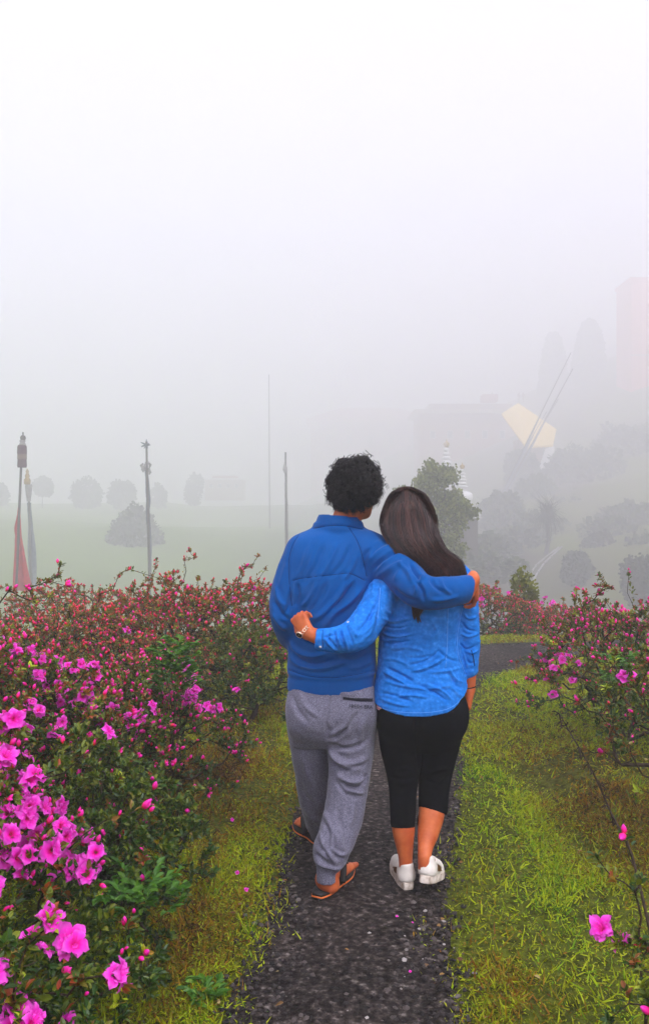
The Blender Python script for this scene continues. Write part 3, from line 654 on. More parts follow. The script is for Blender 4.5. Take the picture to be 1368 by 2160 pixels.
# ------------------------------------------------------------------ trees and clipped bushes in the fog
treeleaf = mat('tree_leaf', [(0, (.020, .040, .012)), (.5, (.045, .075, .018)), (1, (.11, .13, .03))], src='tone', rough=.6, spec=.25, trans=.2)
darkleaf = mat('dark_conifer_leaf', [(0, (.012, .024, .010)), (.6, (.028, .044, .016)), (1, (.05, .065, .02))], src='tone', rough=.7, spec=.2)
trunkm = mat('tree_trunk', [(.3, (.03, .022, .016)), (.7, (.075, .06, .045))], scale=20, rough=.9, bumps=[(30, .01)])
quad_v = np.array([[-.5, 0, 0], [.5, 0, 0], [.35, 1, .15], [-.35, 1, .15]]); quad_f = np.array([[0, 1, 2, 3]])
def crown(root, c, r, n, ls, m, seed, shape='ball', name='crown', lump=.35, lean=.6):
    rng = np.random.default_rng(seed); d = nrm(rng.normal(0, 1, (n, 3))); rr = rng.uniform(lean, 1.0, n) ** .6 * (1 - lump / 2 + lump * vnoise(d, 3.0, seed))
    p = d * rr[:, None] * np.array(r)
    if shape == 'cone':
        z = rng.uniform(-1, 1, n); a = rng.uniform(0, 6.28, n); w = (1 - (z + 1) / 2) ** .5 * rng.uniform(.5, 1, n) ** .4 * (1 - lump / 2 + lump * vnoise(np.stack([np.cos(a), np.sin(a), z * 3], -1), 2.5, seed))
        p = np.stack([np.cos(a) * w * r[0], np.sin(a) * w * r[1], z * r[2]], -1); d = nrm(np.stack([np.cos(a), np.sin(a), .3 + 0 * a], -1))
    dd = nrm(d + rng.normal(0, .7, (n, 3)))
    V, F, T = scatter(quad_v, quad_f, p + np.array(c), frames(dd, rng.uniform(0, 6.3, n)), ls * rng.uniform(.6, 1.3, n), np.clip(rng.normal(.45, .25, n), 0, 1))
    return mk(name, V, F, m, root, False, {'tone': T}, kind='stuff')
def clipped(name, label, px, ytop, ybase, w, Y, seed, cat='bush', stem=False, group=None, m=None, n=1500, ls=.10, squash=1.0):
    if Y > 13: Y *= FS; ls *= FS * .8; n = int(n * 1.3)
    top = P(px, ytop, Y); x = top[0]; wz = w / FPX * Y; gz = min(G(x, Y), P(px, ybase, Y)[2])
    root = empty(name, (x, Y, gz), label=label, cat=cat, group=group); H = top[2] - gz
    ch = H * (.55 if stem else 1.0); c = (x, Y, top[2] - ch / 2)
    crown(root, c, (wz / 2, wz / 2, ch / 2 * squash), int(n * .6), ls, m or darkleaf, seed, lump=.42)
    rl = np.random.default_rng(seed + 500)
    for q in range(4): a = rl.uniform(0, 6.28); f = rl.uniform(.30, .50); crown(root, (x + math.cos(a) * wz * .24, Y + math.sin(a) * wz * .24, c[2] + rl.uniform(-.25, .22) * ch), (wz * f * .62, wz * f * .62, ch * f * .6), int(n * .18), ls, m or darkleaf, seed + 700 + q, lump=.5)
    g = Geo(); g.tube([[x, Y, gz - .2], [x + .03, Y, c[2]], [x, Y, top[2] - ch * .15]], [.05 + wz * .02, .04, .01], 6); g.build('trunk', [trunkm], root)
    return root
clipped('clipped_bush', 'big dark rounded bush on the meadow behind the left middle pole', 285, 1072, 1250, 112, 31, 41, n=5000, ls=.16)
clipped('meadow_tree', 'small round headed tree with a thin trunk behind the grey flag pole', 90, 1008, 1062, 36, 52, 42, 'tree', True, n=900, ls=.2)
clipped('clipped_bush', 'round bush on the meadow crest, left one of the middle pair', 183, 1010, 1062, 62, 54, 43, n=1500, ls=.2, group='bushes on the meadow crest')
clipped('clipped_bush', 'round bush on the meadow crest, right one of the middle pair', 257, 1013, 1060, 54, 54, 44, n=1300, ls=.2, group='bushes on the meadow crest')
clipped('clipped_bush', 'smallest round bush on the crest, just right of the left middle pole', 333, 1024, 1058, 30, 56, 45, n=600, ls=.2, group='bushes on the meadow crest')
clipped('clipped_bush', 'bush on the crest cut off by the left edge of the picture', 0, 1020, 1065, 36, 52, 46, n=700, ls=.2, group='bushes on the meadow crest')
clipped('clipped_bush', 'faint bush beside the low pale pavilion', 410, 1000, 1045, 36, 60, 47, n=600, ls=.2)
clipped('clipped_bush', 'low rounded bush in the fog below the spiky tree, right of its trunk', 1215, 1162, 1215, 60, 21, 48, n=1500, ls=.09, group='rounded bushes on the right slope')
clipped('clipped_bush', 'rounded bush on the slope above and right of the low one', 1262, 1122, 1190, 66, 25, 49, n=1500, ls=.10, group='rounded bushes on the right slope')
clipped('clipped_bush', 'grey green bush at the right edge just above the azaleas', 1350, 1175, 1250, 80, 17, 50, n=1800, ls=.08, group='rounded bushes on the right slope')
clipped('clipped_bush', 'yellow green ball shaped bush behind the azaleas right of the woman', 1103, 1196, 1285, 62, 12.9, 51, n=2600, ls=.055, m=mat('yellow_green_leaf', [(0, (.10, .12, .015)), (1, (.26, .27, .03))], src='tone', rough=.6, trans=.2))
for i, (px, yt, yb, w, Y, lb) in enumerate([(1235, 945, 1110, 170, 44, 'broad dark tree mass on the slope right of the yellow roof'), (1330, 900, 1110, 150, 48, 'broad dark tree mass at the right edge below the pink tower'),
        (1130, 1010, 1120, 90, 40, 'dark tree below the white gable of the long hall'), (1330, 1060, 1180, 130, 30, 'grey green tree on the slope at the right edge'), (1060, 1040, 1180, 90, 33, 'dark leafy tree beside the leaning poles'),
        (1100, 955, 1060, 60, 47, 'dark tree in front of the long hall'), (720, 1150, 1240, 160, 32, 'low dark bush far behind the man')]):
    clipped('slope_tree', lb, px, yt, yb, w, Y, 60 + i, 'tree', False, n=3500, ls=.30 * Y / 45, m=treeleaf, group='trees on the foggy right slope')
rng = np.random.default_rng(12); uV, uF, uT, uo = [], [], [], 0
spots = [(rng.uniform(1010, 1420), rng.uniform(24, 52), rng.uniform(45, 130), None) for i in range(30)] + [(1000, 22, 60, 1190), (1035, 24, 70, 1180), (985, 19, 60, 1215), (1020, 21, 80, 1225), (1060, 26, 70, 1185), (1085, 20, 60, 1225)]
for px, Yr, w, yb in spots:
    if yb is None: yb = 1215 - (Yr - 20) * 6.2 * (.5 + .5 * (px - 1000) / 400)
    Yf = Yr * FS; c = P(px, yb - w * .3, Yf); r = w / 2 / FPX * Yf; n = 800; d = nrm(rng.normal(0, 1, (n, 3))); rr = rng.uniform(.5, 1, n) ** .6 * (.7 + .6 * vnoise(d, 2.4, px))
    p = d * rr[:, None] * [r, r, r * .75] + c; V, F, T = scatter(quad_v, quad_f, p, frames(nrm(d + rng.normal(0, .7, (n, 3)))), .30 * Yr / 45 * FS * rng.uniform(.6, 1.3, n), np.clip(rng.normal(.45, .25, n), 0, 1))
    uV.append(V); uF.append(F + uo); uT.append(T); uo += len(V)
mk('undergrowth', np.concatenate(uV), np.concatenate(uF), treeleaf, smooth=False, attrs={'tone': np.concatenate(uT)}, kind='stuff', label='dim grey green undergrowth crowding the foggy slope on the right', cat='undergrowth')
# young broadleaf tree behind the woman
tp_ = P(925, 965, 38.0); gz = G(tp_[0], 38.0); root = empty('young_tree', (tp_[0], 38.0, gz), label='young leafy tree with drooping leaf sprays right behind the woman\'s head', cat='tree')
rng = np.random.default_rng(77)
yleaf = mat('young_tree_leaf', [(0, (.06, .09, .015)), (.5, (.14, .17, .03)), (1, (.28, .30, .06))], src='tone', rough=.6, spec=.2, trans=.25)
tips = []
for (px, py, r, n) in [(905, 985, 9, 7), (890, 1015, 18, 22), (925, 1000, 16, 18), (945, 1005, 14, 16), (915, 1050, 38, 60), (950, 1060, 28, 34), (940, 1105, 36, 50), (975, 1075, 20, 22), (995, 1080, 9, 8), (900, 1100, 30, 30), (955, 1150, 26, 30), (925, 1180, 30, 24), (880, 1060, 14, 10), (850, 1040, 12, 5)]:
    for q in range(n):
        a = rng.uniform(0, 6.28); k = r * math.sqrt(rng.random()); p = P(px + k * math.cos(a), py + k * math.sin(a), 38.0 + rng.uniform(-.9, .9)); tips.append(p)
tips = np.array(tips); ins = tips[::3] * .6 + np.array([tp_[0], 38.0, 1.0]) * .4
arr, par, istip = skeleton(rng, np.array([tp_[0], 38.0, gz]), tips, ins); V, F, dirs = branch_geo(arr, par, .12, .008, rng, 4)
mk('trunk', V, F, trunkm, root)
tp2 = arr[1:][istip[1:]]; k = 26; n = len(tp2) * k; pos = np.repeat(tp2, k, 0) + rng.normal(0, .13, (n, 3)); d = nrm(rng.normal(0, .55, (n, 3)) + [0, 0, -.8]); s = rng.uniform(.11, .20, n)
V, F, T = scatter(leaf_v, leaf_f, pos, frames(d, rng.uniform(0, 6.3, n)), np.stack([s * .9, s, s], -1), np.clip(rng.normal(.5, .25, n), 0, 1)); mk('leaves', V, F, yleaf, root, False, {'tone': T}, kind='stuff')
# spiky tree
sp = P(1155, 1082, 90); gz = G(sp[0], 90); root = empty('spiky_tree', (sp[0], 90, gz), label='slim spiky headed tree standing alone in the fog on the right', cat='tree')
g = Geo(); g.tube([[sp[0] - .3, 90, gz - .3], [sp[0] + .1, 90, (gz + sp[2]) / 2 - .6], [sp[0] - .12, 90, (gz + sp[2]) / 2 + 1], [sp[0], 90, sp[2]]], [.26, .20, .19, .15], 8)
g.build('trunk', [trunkm], root)
n = 620; d = rng.normal(0, 1, (n, 3)) + [0, 0, .35]; d = nrm(d); s = rng.uniform(1.0, 3.0, n)
V, F, T = scatter(blade_v, blade_f, np.tile(sp, (n, 1)) + d * .03 + rng.normal(0, .22, (n, 3)), frames(d), np.stack([.10 + 0 * s, s, s * -1.6], -1), np.clip(rng.normal(.35, .2, n), 0, 1))
mk('leaves', V, F, darkleaf, root, False, {'tone': T}, kind='stuff')
# tall conifers
for px, yt, yb, w, Y, lb, sd in ((1166, 706, 850, 70, 62, 'tall narrow cypress faint in the fog above the yellow roof, left of the two', 81), (1242, 680, 830, 92, 60, 'taller broader cypress beside the pink tower', 82)):
    Y *= 1.25 * FS; t = P(px, yt, Y); b = P(px, yb, Y); x = t[0]; gz = min(G(x, Y), b[2]); root = empty('cypress_tree', (x, Y, gz), label=lb, cat='tree', group='cypresses on the right slope')
    hz = (t[2] - b[2] + 6) / 2; crown(root, (x, Y, t[2] - hz), (w / 2 / FPX * Y, w / 2 / FPX * Y, hz), 6000, 1.3, treeleaf, sd, 'cone', lump=.3)
    g = Geo(); g.tube([[x, Y, gz - .5], [x, Y, t[2] - hz], [x, Y, t[2] - .6]], [.5, .3, .05], 7); g.build('trunk', [trunkm], root)

# ------------------------------------------------------------------ prayer flag poles
pole_m = mat('weathered_pole', [(.3, (.05, .045, .04)), (.7, (.13, .115, .10))], scale=20, rough=.8, spec=.2)
flag_red = mat('red_flag_cloth', [(.3, (.42, .010, .018)), (.7, (.58, .022, .035))], scale=3, rough=.85, spec=.1, trans=.25, bumps=[(9, .01)])
flag_grey = mat('grey_blue_flag_cloth', [(.3, (.10, .13, .17)), (.7, (.20, .23, .27))], scale=3, rough=.85, spec=.1, trans=.2)
flag_pale = mat('pale_flag_cloth', [(.3, (.28, .27, .26)), (.7, (.42, .41, .40))], scale=5, rough=.85, spec=.1, trans=.2)
brocade = mat('brocade_drum', [(0, (.05, .012, .025)), (.35, (.09, .03, .04)), (.5, (.22, .16, .10)), (.62, (.08, .02, .035)), (.85, (.06, .025, .03)), (1, (.30, .25, .12))], src='tone', rough=.7)
gold = mat('dull_gold_finial', [(0, (.35, .24, .08)), (1, (.45, .32, .12))], rough=.4, metallic=.6)
def flag(root, pts_l, pts_r, Y, m, name='flag', seed=0, nu=30, nv=9, amp=.12):
    L = catmull([P(*p, Y) for p in pts_l], 8); Rr = catmull([P(*p, Y) for p in pts_r], 8)
    u = np.linspace(0, 1, nu); a = np.stack([np.interp(u, np.linspace(0, 1, len(L)), L[:, k]) for k in range(3)], -1); b = np.stack([np.interp(u, np.linspace(0, 1, len(Rr)), Rr[:, k]) for k in range(3)], -1)
    t = np.linspace(0, 1, nv); V = a[:, None] * (1 - t[None, :, None]) + b[:, None] * t[None, :, None]
    V[..., 1] += amp * np.sin(t[None] * 9 + u[:, None] * 4 + seed) * (.25 + u[:, None]); V = V.reshape(-1, 3)
    V[:, 0] += (fbm(V, 3.0, 2, seed) - .5) * .05
    F = grid_faces(nu, nv); n = len(V); V2 = V + [0, .02, 0]
    return mk(name, np.vstack([V, V2]), np.vstack([F, F[:, ::-1] + n]), m, root)
def pole(label, top, bot, Y, r, group='prayer flag poles in the fog'):
    a = P(*top, Y); b = P(*bot, Y); d = b - a; gz = G(b[0], Y); k = (gz - .3 - a[2]) / d[2]; e = a + d * k
    root = empty('prayer_flag_pole', (e[0], Y, gz), label=label, cat='flag pole', group=group)
    g = Geo(); g.tube([e, (a + e) / 2, a], [r * 1.15, r, r * .8], 10); g.build('pole', [pole_m], root); return root, a
# 1 red flag pole with drum and ball finial
Y = 43.0; root, a = pole('flag pole with a long red flag, dark drum and ball finial at the left edge', (47, 935), (34, 1250), Y, .07)
s = Y / FPX; g = Geo(); c = P(47, 962, Y)
g.lathe(c, [(.3 * 9.5 * s, -24 * s), (9.0 * s, -24 * s), (9.6 * s, -20 * s), (9.0 * s, -8 * s), (9.6 * s, -6 * s), (9.4 * s, 4 * s), (9.9 * s, 6 * s), (9.4 * s, 20 * s), (8 * s, 23 * s), (3 * s, 24 * s)], 18, a=np.repeat(np.linspace(0, 1, 10), 18)); g.build('drum', [brocade], root)
g = Geo(); g.lathe(P(48, 938, Y), [(7 * s, 0), (5 * s, 5 * s), (6.5 * s, 8 * s), (3 * s, 12 * s), (2 * s, 14 * s)], 14); g.build('collar', [flag_pale], root)
g = Geo(); g.lathe(P(49, 924, Y), [(0.2 * s, -6 * s), (4.5 * s, -4.5 * s), (6 * s, 0), (4.5 * s, 4.5 * s), (1.6 * s, 6 * s), (1.4 * s, 12 * s), (.2 * s, 13 * s)], 14); g.build('finial', [pole_m], root)
flag(root, [(42, 1040), (36, 1085), (31, 1110), (33, 1150), (29, 1245)], [(44, 1040), (44, 1080), (47, 1130), (54, 1180), (68, 1250)], Y, flag_red, seed=1)
# 2 grey flag pole
Y = 64.0; root, a = pole('flag pole with a grey blue flag and pale gold top, behind the red one', (60, 1000), (66, 1240), Y, .075)
s = Y / FPX; g = Geo(); g.lathe(P(58, 1012, Y), [(2 * s, -12 * s), (6.5 * s, -9 * s), (7 * s, 0), (4 * s, 4 * s), (5 * s, 8 * s), (2.5 * s, 14 * s), (3.5 * s, 17 * s), (.4 * s, 24 * s)], 14); g.build('finial', [gold], root)
g = Geo(); g.lathe(P(61, 1042, Y), [(4 * s, -16 * s), (6 * s, 0), (7.5 * s, 15 * s), (7 * s, 20 * s)], 14); g.build('collar', [flag_pale], root)
flag(root, [(57, 1060), (60, 1110), (60, 1160), (63, 1240)], [(66, 1060), (70, 1110), (75, 1160), (77, 1240)], Y, flag_grey, seed=2)
# 3 pole with star tuft
Y = 52.0; root, a = pole('bare flag pole with a spiky tuft on top, in front of the dark bush', (309, 932), (316, 1240), Y, .08)
g = Geo(); rng = np.random.default_rng(3); c = P(309, 938, Y)
for q in range(26):
    d = nrm(rng.normal(0, 1, 3) * [1, 1, .9] + [0, 0, .2]); L = rng.uniform(.14, .40); g.tube([c, c + d * L * .6, c + d * L], [.06, .045, .01], 4)
g.build('tuft', [flag_grey], root)
g = Geo(); V = None; c = P(308, 981, Y)
for q in range(9): d = rng.normal(0, .09, 3); g.tube([c + d, c + d * 1.6 + [.0, 0, -.17], c + d * 1.2 + [0, 0, -.37]], [.065, .10, .03], 6)
g.build('tied_scarf', [flag_pale], root)
flag(root, [(306, 990), (308, 1040), (308, 1090), (312, 1150), (312, 1240)], [(312, 990), (317, 1045), (316, 1090), (320, 1150), (319, 1240)], Y, flag_grey, 'wrapped_flag', 3, amp=.02)
# 4 plain pole
Y = 64.0; root, a = pole('plain thin flag pole standing just left of the man', (602, 954), (604, 1200), Y, .085)
flag(root, [(600, 985), (601, 1040), (601, 1080), (600, 1180)], [(605, 985), (606, 1040), (607, 1080), (609, 1180)], Y, flag_pale, 'wrapped_flag', 4, amp=.02)
g = Geo(); g.tube([P(601, 976, Y), P(600, 990, Y), P(602, 1000, Y)], [.06, .15, .06], 8); g.build('tied_scarf', [flag_pale], root)
# 5 faint mast
root, a = pole('faintest mast, a thin line in the fog above the meadow', (567, 790), (568, 1000), 150, .09)
# leaning bunch of tall poles
for i, (t, b, Y, r) in enumerate([((1203, 744), (1020, 1115), 150, .10), ((1207, 778), (1048, 1070), 155, .12), ((1176, 842), (1012, 1120), 160, .10), ((1152, 868), (1070, 1010), 165, .10)]):
    root, a = pole(['longest leaning bamboo flag pole, its tip highest of the bunch', 'leaning bamboo flag pole with a forked tip, right of the longest', 'leaning bamboo flag pole whose tip ends over the yellow roof', 'shortest leaning bamboo flag pole of the bunch'][i], t, b, Y, r, 'leaning bamboo flag poles')
    v = np.array(b, float) - np.array(t, float); nrm_ = np.array([v[1], -v[0]]) / np.hypot(*v)
    pa = [tuple(np.array(t) + v * k) for k in (.35, .55, .75, .98)]; w = (2, 4, 5, 3)
    flag(root, pa, [tuple(np.array(p) + nrm_ * q) for p, q in zip(pa, w)], Y, flag_grey, 'narrow_flag', i, amp=.03)

# ------------------------------------------------------------------ stupas, hall, tower, pavilion
white = mat('whitewash', [(.3, (.62, .62, .60)), (.7, (.78, .78, .76))], scale=3, rough=.85, spec=.2, bumps=[(8, .02)])
red_w = mat('red_brown_wall', [(.3, (.24, .10, .06)), (.7, (.32, .14, .09))], scale=1.5, rough=.9, bumps=[(5, .02)])
pink_w = mat('pink_red_plaster', [(.3, (.60, .11, .06)), (.7, (.68, .16, .09))], scale=.8, rough=.9)
tan_w = mat('tan_wall', [(.3, (.30, .22, .15)), (.7, (.40, .30, .21))], scale=1.0, rough=.9)
yellow = mat('yellow_roof_sheet', [(.3, (.78, .52, .10)), (.7, (.86, .62, .16))], scale=1.2, rough=.6)
slate = mat('brown_grey_roof', [(.3, (.20, .13, .10)), (.7, (.28, .19, .15))], scale=2, rough=.8)
redroof = mat('red_roof', [(.3, (.26, .05, .04)), (.7, (.34, .08, .06))], scale=2, rough=.8)
glass = mat('dark_window', [(0, (.02, .025, .03)), (1, (.03, .035, .04))], rough=.2, spec=.6)
def stupa(label, px, ytop, ybase, Y, w):
    Y *= 3.0
    b = P(px, ybase, Y); t = P(px, ytop, Y); H = t[2] - b[2]; W = w / FPX * Y; gz = min(G(b[0], Y), b[2]); root = empty('stupa', (b[0], Y, gz), label=label, cat='stupa', group='whitewashed stupas'); c = (b[0], Y, b[2])
    g = Geo(); z = gz - b[2] - .3
    g.lathe(c, [(W * .6, z), (W * .6, -.02)], 4, sq=1); g.build('plinth', [trunkm], root, False); g = Geo()
    g.lathe(c, [(W * .76, -.05), (W * .78, .0), (W * .70, .0), (W * .70, H * .07), (W * .60, H * .07), (W * .60, H * .14), (W * .50, H * .14), (W * .50, H * .21), (.01, H * .21)], 4, sq=1); g.build('stepped_base', [white], root, False)
    g = Geo(); g.lathe(c, [(W * .24, H * .21), (W * .30, H * .26), (W * .34, H * .36), (W * .33, H * .42), (W * .22, H * .47), (.01, H * .49)], 24); g.build('dome', [white], root)
    g = Geo(); g.box((c[0], Y, c[2] + H * .52), (W * .2, W * .2, H * .06)); g.build('harmika', [white], root, False)
    for k in range(6):
        f = k / 6; r = W * (.17 - .12 * f); zz = H * (.56 + .34 * f); g = Geo()
        g.lathe((c[0], Y, c[2] + zz), [(r * .5, -H * .025), (r, -H * .012), (r * 1.05, 0), (r, H * .012), (r * .45, H * .03)], 16); g.build('spire_ring', [white], root)
    g = Geo(); g.lathe(c, [(W * .05, H * .88), (W * .09, H * .93), (W * .02, H * .96), (.002, H)], 12); g.build('finial', [gold], root)
stupa('nearer white stupa with stacked spire rings behind the young tree', 974, 975, 1092, 24, 66)
stupa('farther white stupa, upper left of the other', 941, 925, 1080, 34, 80)

def wins(root, x0, x1, z0, z1, Y, nx, nz, w, h, m=glass):
    for i in range(nx):
        for j in range(nz):
            cx = x0 + (i + .5) * (x1 - x0) / nx; cz = z0 + (j + .5) * (z1 - z0) / nz; g = Geo()
            for dx, dz, sx, sz in ((0, h / 2, w + .16, .08), (0, -h / 2, w + .2, .1), (-w / 2, 0, .08, h - .1), (w / 2, 0, .08, h - .1)): g.box((cx + dx, Y - .06, cz + dz), (sx, .12, sz))
            f = g.build('window', [white], root, False); q = Geo(); q.box((cx, Y - .012, cz), (w - .08, .03, h - .1)); o = q.build('pane', [m], root, False); o.parent = f
def roof(root, x0, x1, y0, y1, z, ov, t, m, rise=0.0, name='roof'):
    g = Geo(); g.box(((x0 + x1) / 2, (y0 + y1) / 2, z + t / 2), (x1 - x0 + 2 * ov, y1 - y0 + 2 * ov, t))
    if rise:
        cx, cy_ = (x0 + x1) / 2, (y0 + y1) / 2; zz = z + t; e = .25
        V = [[x0 - ov, y0 - ov, zz], [x1 + ov, y0 - ov, zz], [x1 + ov, y1 + ov, zz], [x0 - ov, y1 + ov, zz], [x0 + (x1 - x0) * e, cy_, zz + rise], [x1 - (x1 - x0) * e, cy_, zz + rise]]
        g.add(V, [np.array([[0, 1, 5, 4], [2, 3, 4, 5]]), np.array([[1, 2, 5], [3, 0, 4]])])
    return g.build(name, [m], root, False)
# long hall
Y = 235; xa, xb = P(885, 0, Y)[0], P(1085, 0, Y)[0]; zt = P(0, 872, Y)[2]; zb = P(0, 1000, Y)[2]; gz = zb - 8.64
root = empty('long_hall', ((xa + xb) / 2, Y, gz), label='long temple hall with pale eaves in the fog, left of the yellow roof', cat='building')
g = Geo(); g.box(((xa + xb) / 2, Y + 8.64, (zt + gz) / 2), (xb - xa, 17, zt - gz)); g.build('wall', [red_w], root, False)
roof(root, xa, xb, Y, Y + 17.28, zt, 1.7, 1.0, tan_w, 0, 'roof'); roof(root, xa + 3.6, xb - 1.15, Y + 2.16, Y + 14.4, zt + 1.05, .7, 1.9, slate, .7, 'upper_roof')
wins(root, xa + 1.15, xb - 1.15, zb - 1.44, zt - 1.73, Y, 5, 2, 1.45, 2.2)
for px in (1040, 1097, 1106):
    g = Geo(); p = P(px, 838, Y); g.lathe((p[0], Y + 2.16, p[2]), [(.17, -1.2), (.17, .3), (.5, .7), (.36, 1.1), (.07, 1.7)], 8); g.build('finial', [slate], root)
g = Geo(); p = P(1035, 838, Y); g.box((p[0], Y + 2.88, p[2]), (4.3, 4.3, 2.0)); g.build('roof_turret', [redroof], root, False)
# pavilion with the yellow roof
Y = 172; root = empty('yellow_roofed_pavilion', (P(1110, 0, Y)[0], Y, G(P(1110, 0, Y)[0], Y)), label='pavilion with a steep yellow roof and white end wall on the foggy slope', cat='pavilion')
q = [P(1057, 872, Y), P(1108, 942, Y - 4.32), P(1165, 938, Y - 2.3), P(1172, 905, Y + 2.16), P(1092, 850, Y + 7.2)]
V = np.array(q); V2 = V - [0, 0, .4]; n = 5
mk('roof', np.vstack([V, V2]), [np.array([[i, (i + 1) % n, n + (i + 1) % n, n + i] for i in range(n)]), np.array([[0, 1, 4], [1, 2, 3], [1, 3, 4], [5, 9, 6], [6, 8, 7], [6, 9, 8]])], yellow, root, False)
g = Geo(); g.box(P(1112, 972, Y + 3.17), (4.9, 5.2, 8.6)); g.build('wall', [tan_w], root, False)
q = [P(1150, 946, Y - 3.46), P(1168, 941, Y - 2.88), P(1170, 1005, Y - 3.17), P(1130, 1008, Y - 4.03)]; V = np.array(q)
mk('gable_wall', np.vstack([V, V + [0, .6, 0]]), np.array([[0, 3, 2, 1], [4, 5, 6, 7], [0, 1, 5, 4], [1, 2, 6, 5], [2, 3, 7, 6], [3, 0, 4, 7]]), white, root, False)
# pink tower at the right edge
Y = 236; xa, xb = P(1330, 0, Y)[0], P(1500, 0, Y)[0]; zt = P(0, 592, Y)[2]; gz = P(0, 830, Y)[2]
root = empty('tower_building', ((xa + xb) / 2, Y, gz), label='tall pink red monastery building fading into fog at the right edge', cat='building')
g = Geo(); g.box(((xa + xb) / 2, Y + 6, (zt + gz - 11.52) / 2), (xb - xa, 12, zt - gz + 11.52)); g.build('wall', [pink_w], root, False)
roof(root, xa, xb, Y, Y + 12, zt, .4, .9, pink_w, 0, 'cornice')
g = Geo(); g.box(((xa + xb) / 2, Y - 0.14, gz + (zt - gz) * .34), (xb - xa + 0.43, .3, .35)); g.build('ledge', [tan_w], root, False)
wins(root, xa + 3.0, xb - 1.15, gz + 1.44, zt - 0.86, Y, 2, 3, 1.7, 2.7)
# low pavilion far left of centre
Y = 250; xa, xb = P(432, 0, Y)[0], P(512, 0, Y)[0]; zt = P(0, 1012, Y)[2]; gz = P(0, 1045, Y)[2] - 1.4
root = empty('low_pavilion', ((xa + xb) / 2, Y, gz), label='low pale roofed pavilion barely visible in the fog left of centre', cat='pavilion')
g = Geo(); g.box(((xa + xb) / 2, Y + 4.32, (zt + gz) / 2), (xb - xa, 8.6, zt - gz)); g.build('wall', [tan_w], root, False)
roof(root, xa, xb, Y, Y + 8.64, zt, .85, .43, white); roof(root, xa + 1.73, xb - 1.73, Y + 1.73, Y + 7.2, zt + 1.3, .43, .36, white, .7, 'upper_roof')
g = Geo(); g.box(((xa + xb) / 2, Y + 4.32, zt + 0.86), (xb - xa - 4.03, 5.5, .8)); g.build('lantern_wall', [redroof], root, False)
wins(root, xa + 0.58, xb - 0.58, gz + 2.74, zt - 0.29, Y, 4, 1, 1.0, 1.15)
# wide reddish monastery block behind the centre
Y = 340; xa, xb = P(655, 0, Y)[0], P(905, 0, Y)[0]; zt = P(0, 890, Y)[2]; gz = P(0, 1060, Y)[2] - 6
root = empty('monastery_block', ((xa + xb) / 2, Y, gz), label='wide reddish building mass dissolving in the fog behind the man\'s head', cat='building')
g = Geo(); g.box(((xa + xb) / 2, Y + 11.52, (zt + gz) / 2), (xb - xa, 23, zt - gz)); g.build('wall', [red_w], root, False)
roof(root, xa, xb, Y, Y + 23.04, zt, 1.7, 1.2, redroof, 6)
wins(root, xa + 2.88, xb - 2.88, gz + 14.4, zt - 1.44, Y, 5, 2, 2.3, 3.4)

# white painted kerbs and steps on the slope
def edging(label, pts, w=.12, h=.16):
    pts = [(a, b, c * FS) for a, b, c in pts]; p = np.array([[*P(*q)[:2]] for q in pts]); p = catmull(p, 5); g = Geo()
    for a, b in zip(p[:-1], p[1:]):
        m = (a + b) / 2; L = np.hypot(*(b - a)) * .96; an = math.atan2(b[1] - a[1], b[0] - a[0]); za, zb = G(*a), G(*b); sl = math.atan2(zb - za, np.hypot(*(b - a)))
        R = (Matrix.Rotation(an, 3, 'Z') @ Matrix.Rotation(-sl, 3, 'Y')); g.box((m[0], m[1], (za + zb) / 2 + h * .3), (L, w, h), np.array(R))
    root = g.build('kerb_line', [flag_pale], None, False, label=label, cat='kerb', group='white edged steps on the slope'); return root
edging('white stone edging running up the foggy slope beside the leaning poles', [(1060, 1118, 27), (1090, 1085, 30), (1115, 1055, 33)])
edging('white stone edging along the lower slope path, left one of the pair', [(1045, 1200, 19.5), (1100, 1160, 22), (1178, 1115, 26)])
edging('white stone edging along the lower slope path, right one of the pair', [(1065, 1200, 19.5), (1120, 1165, 22), (1185, 1125, 26)])
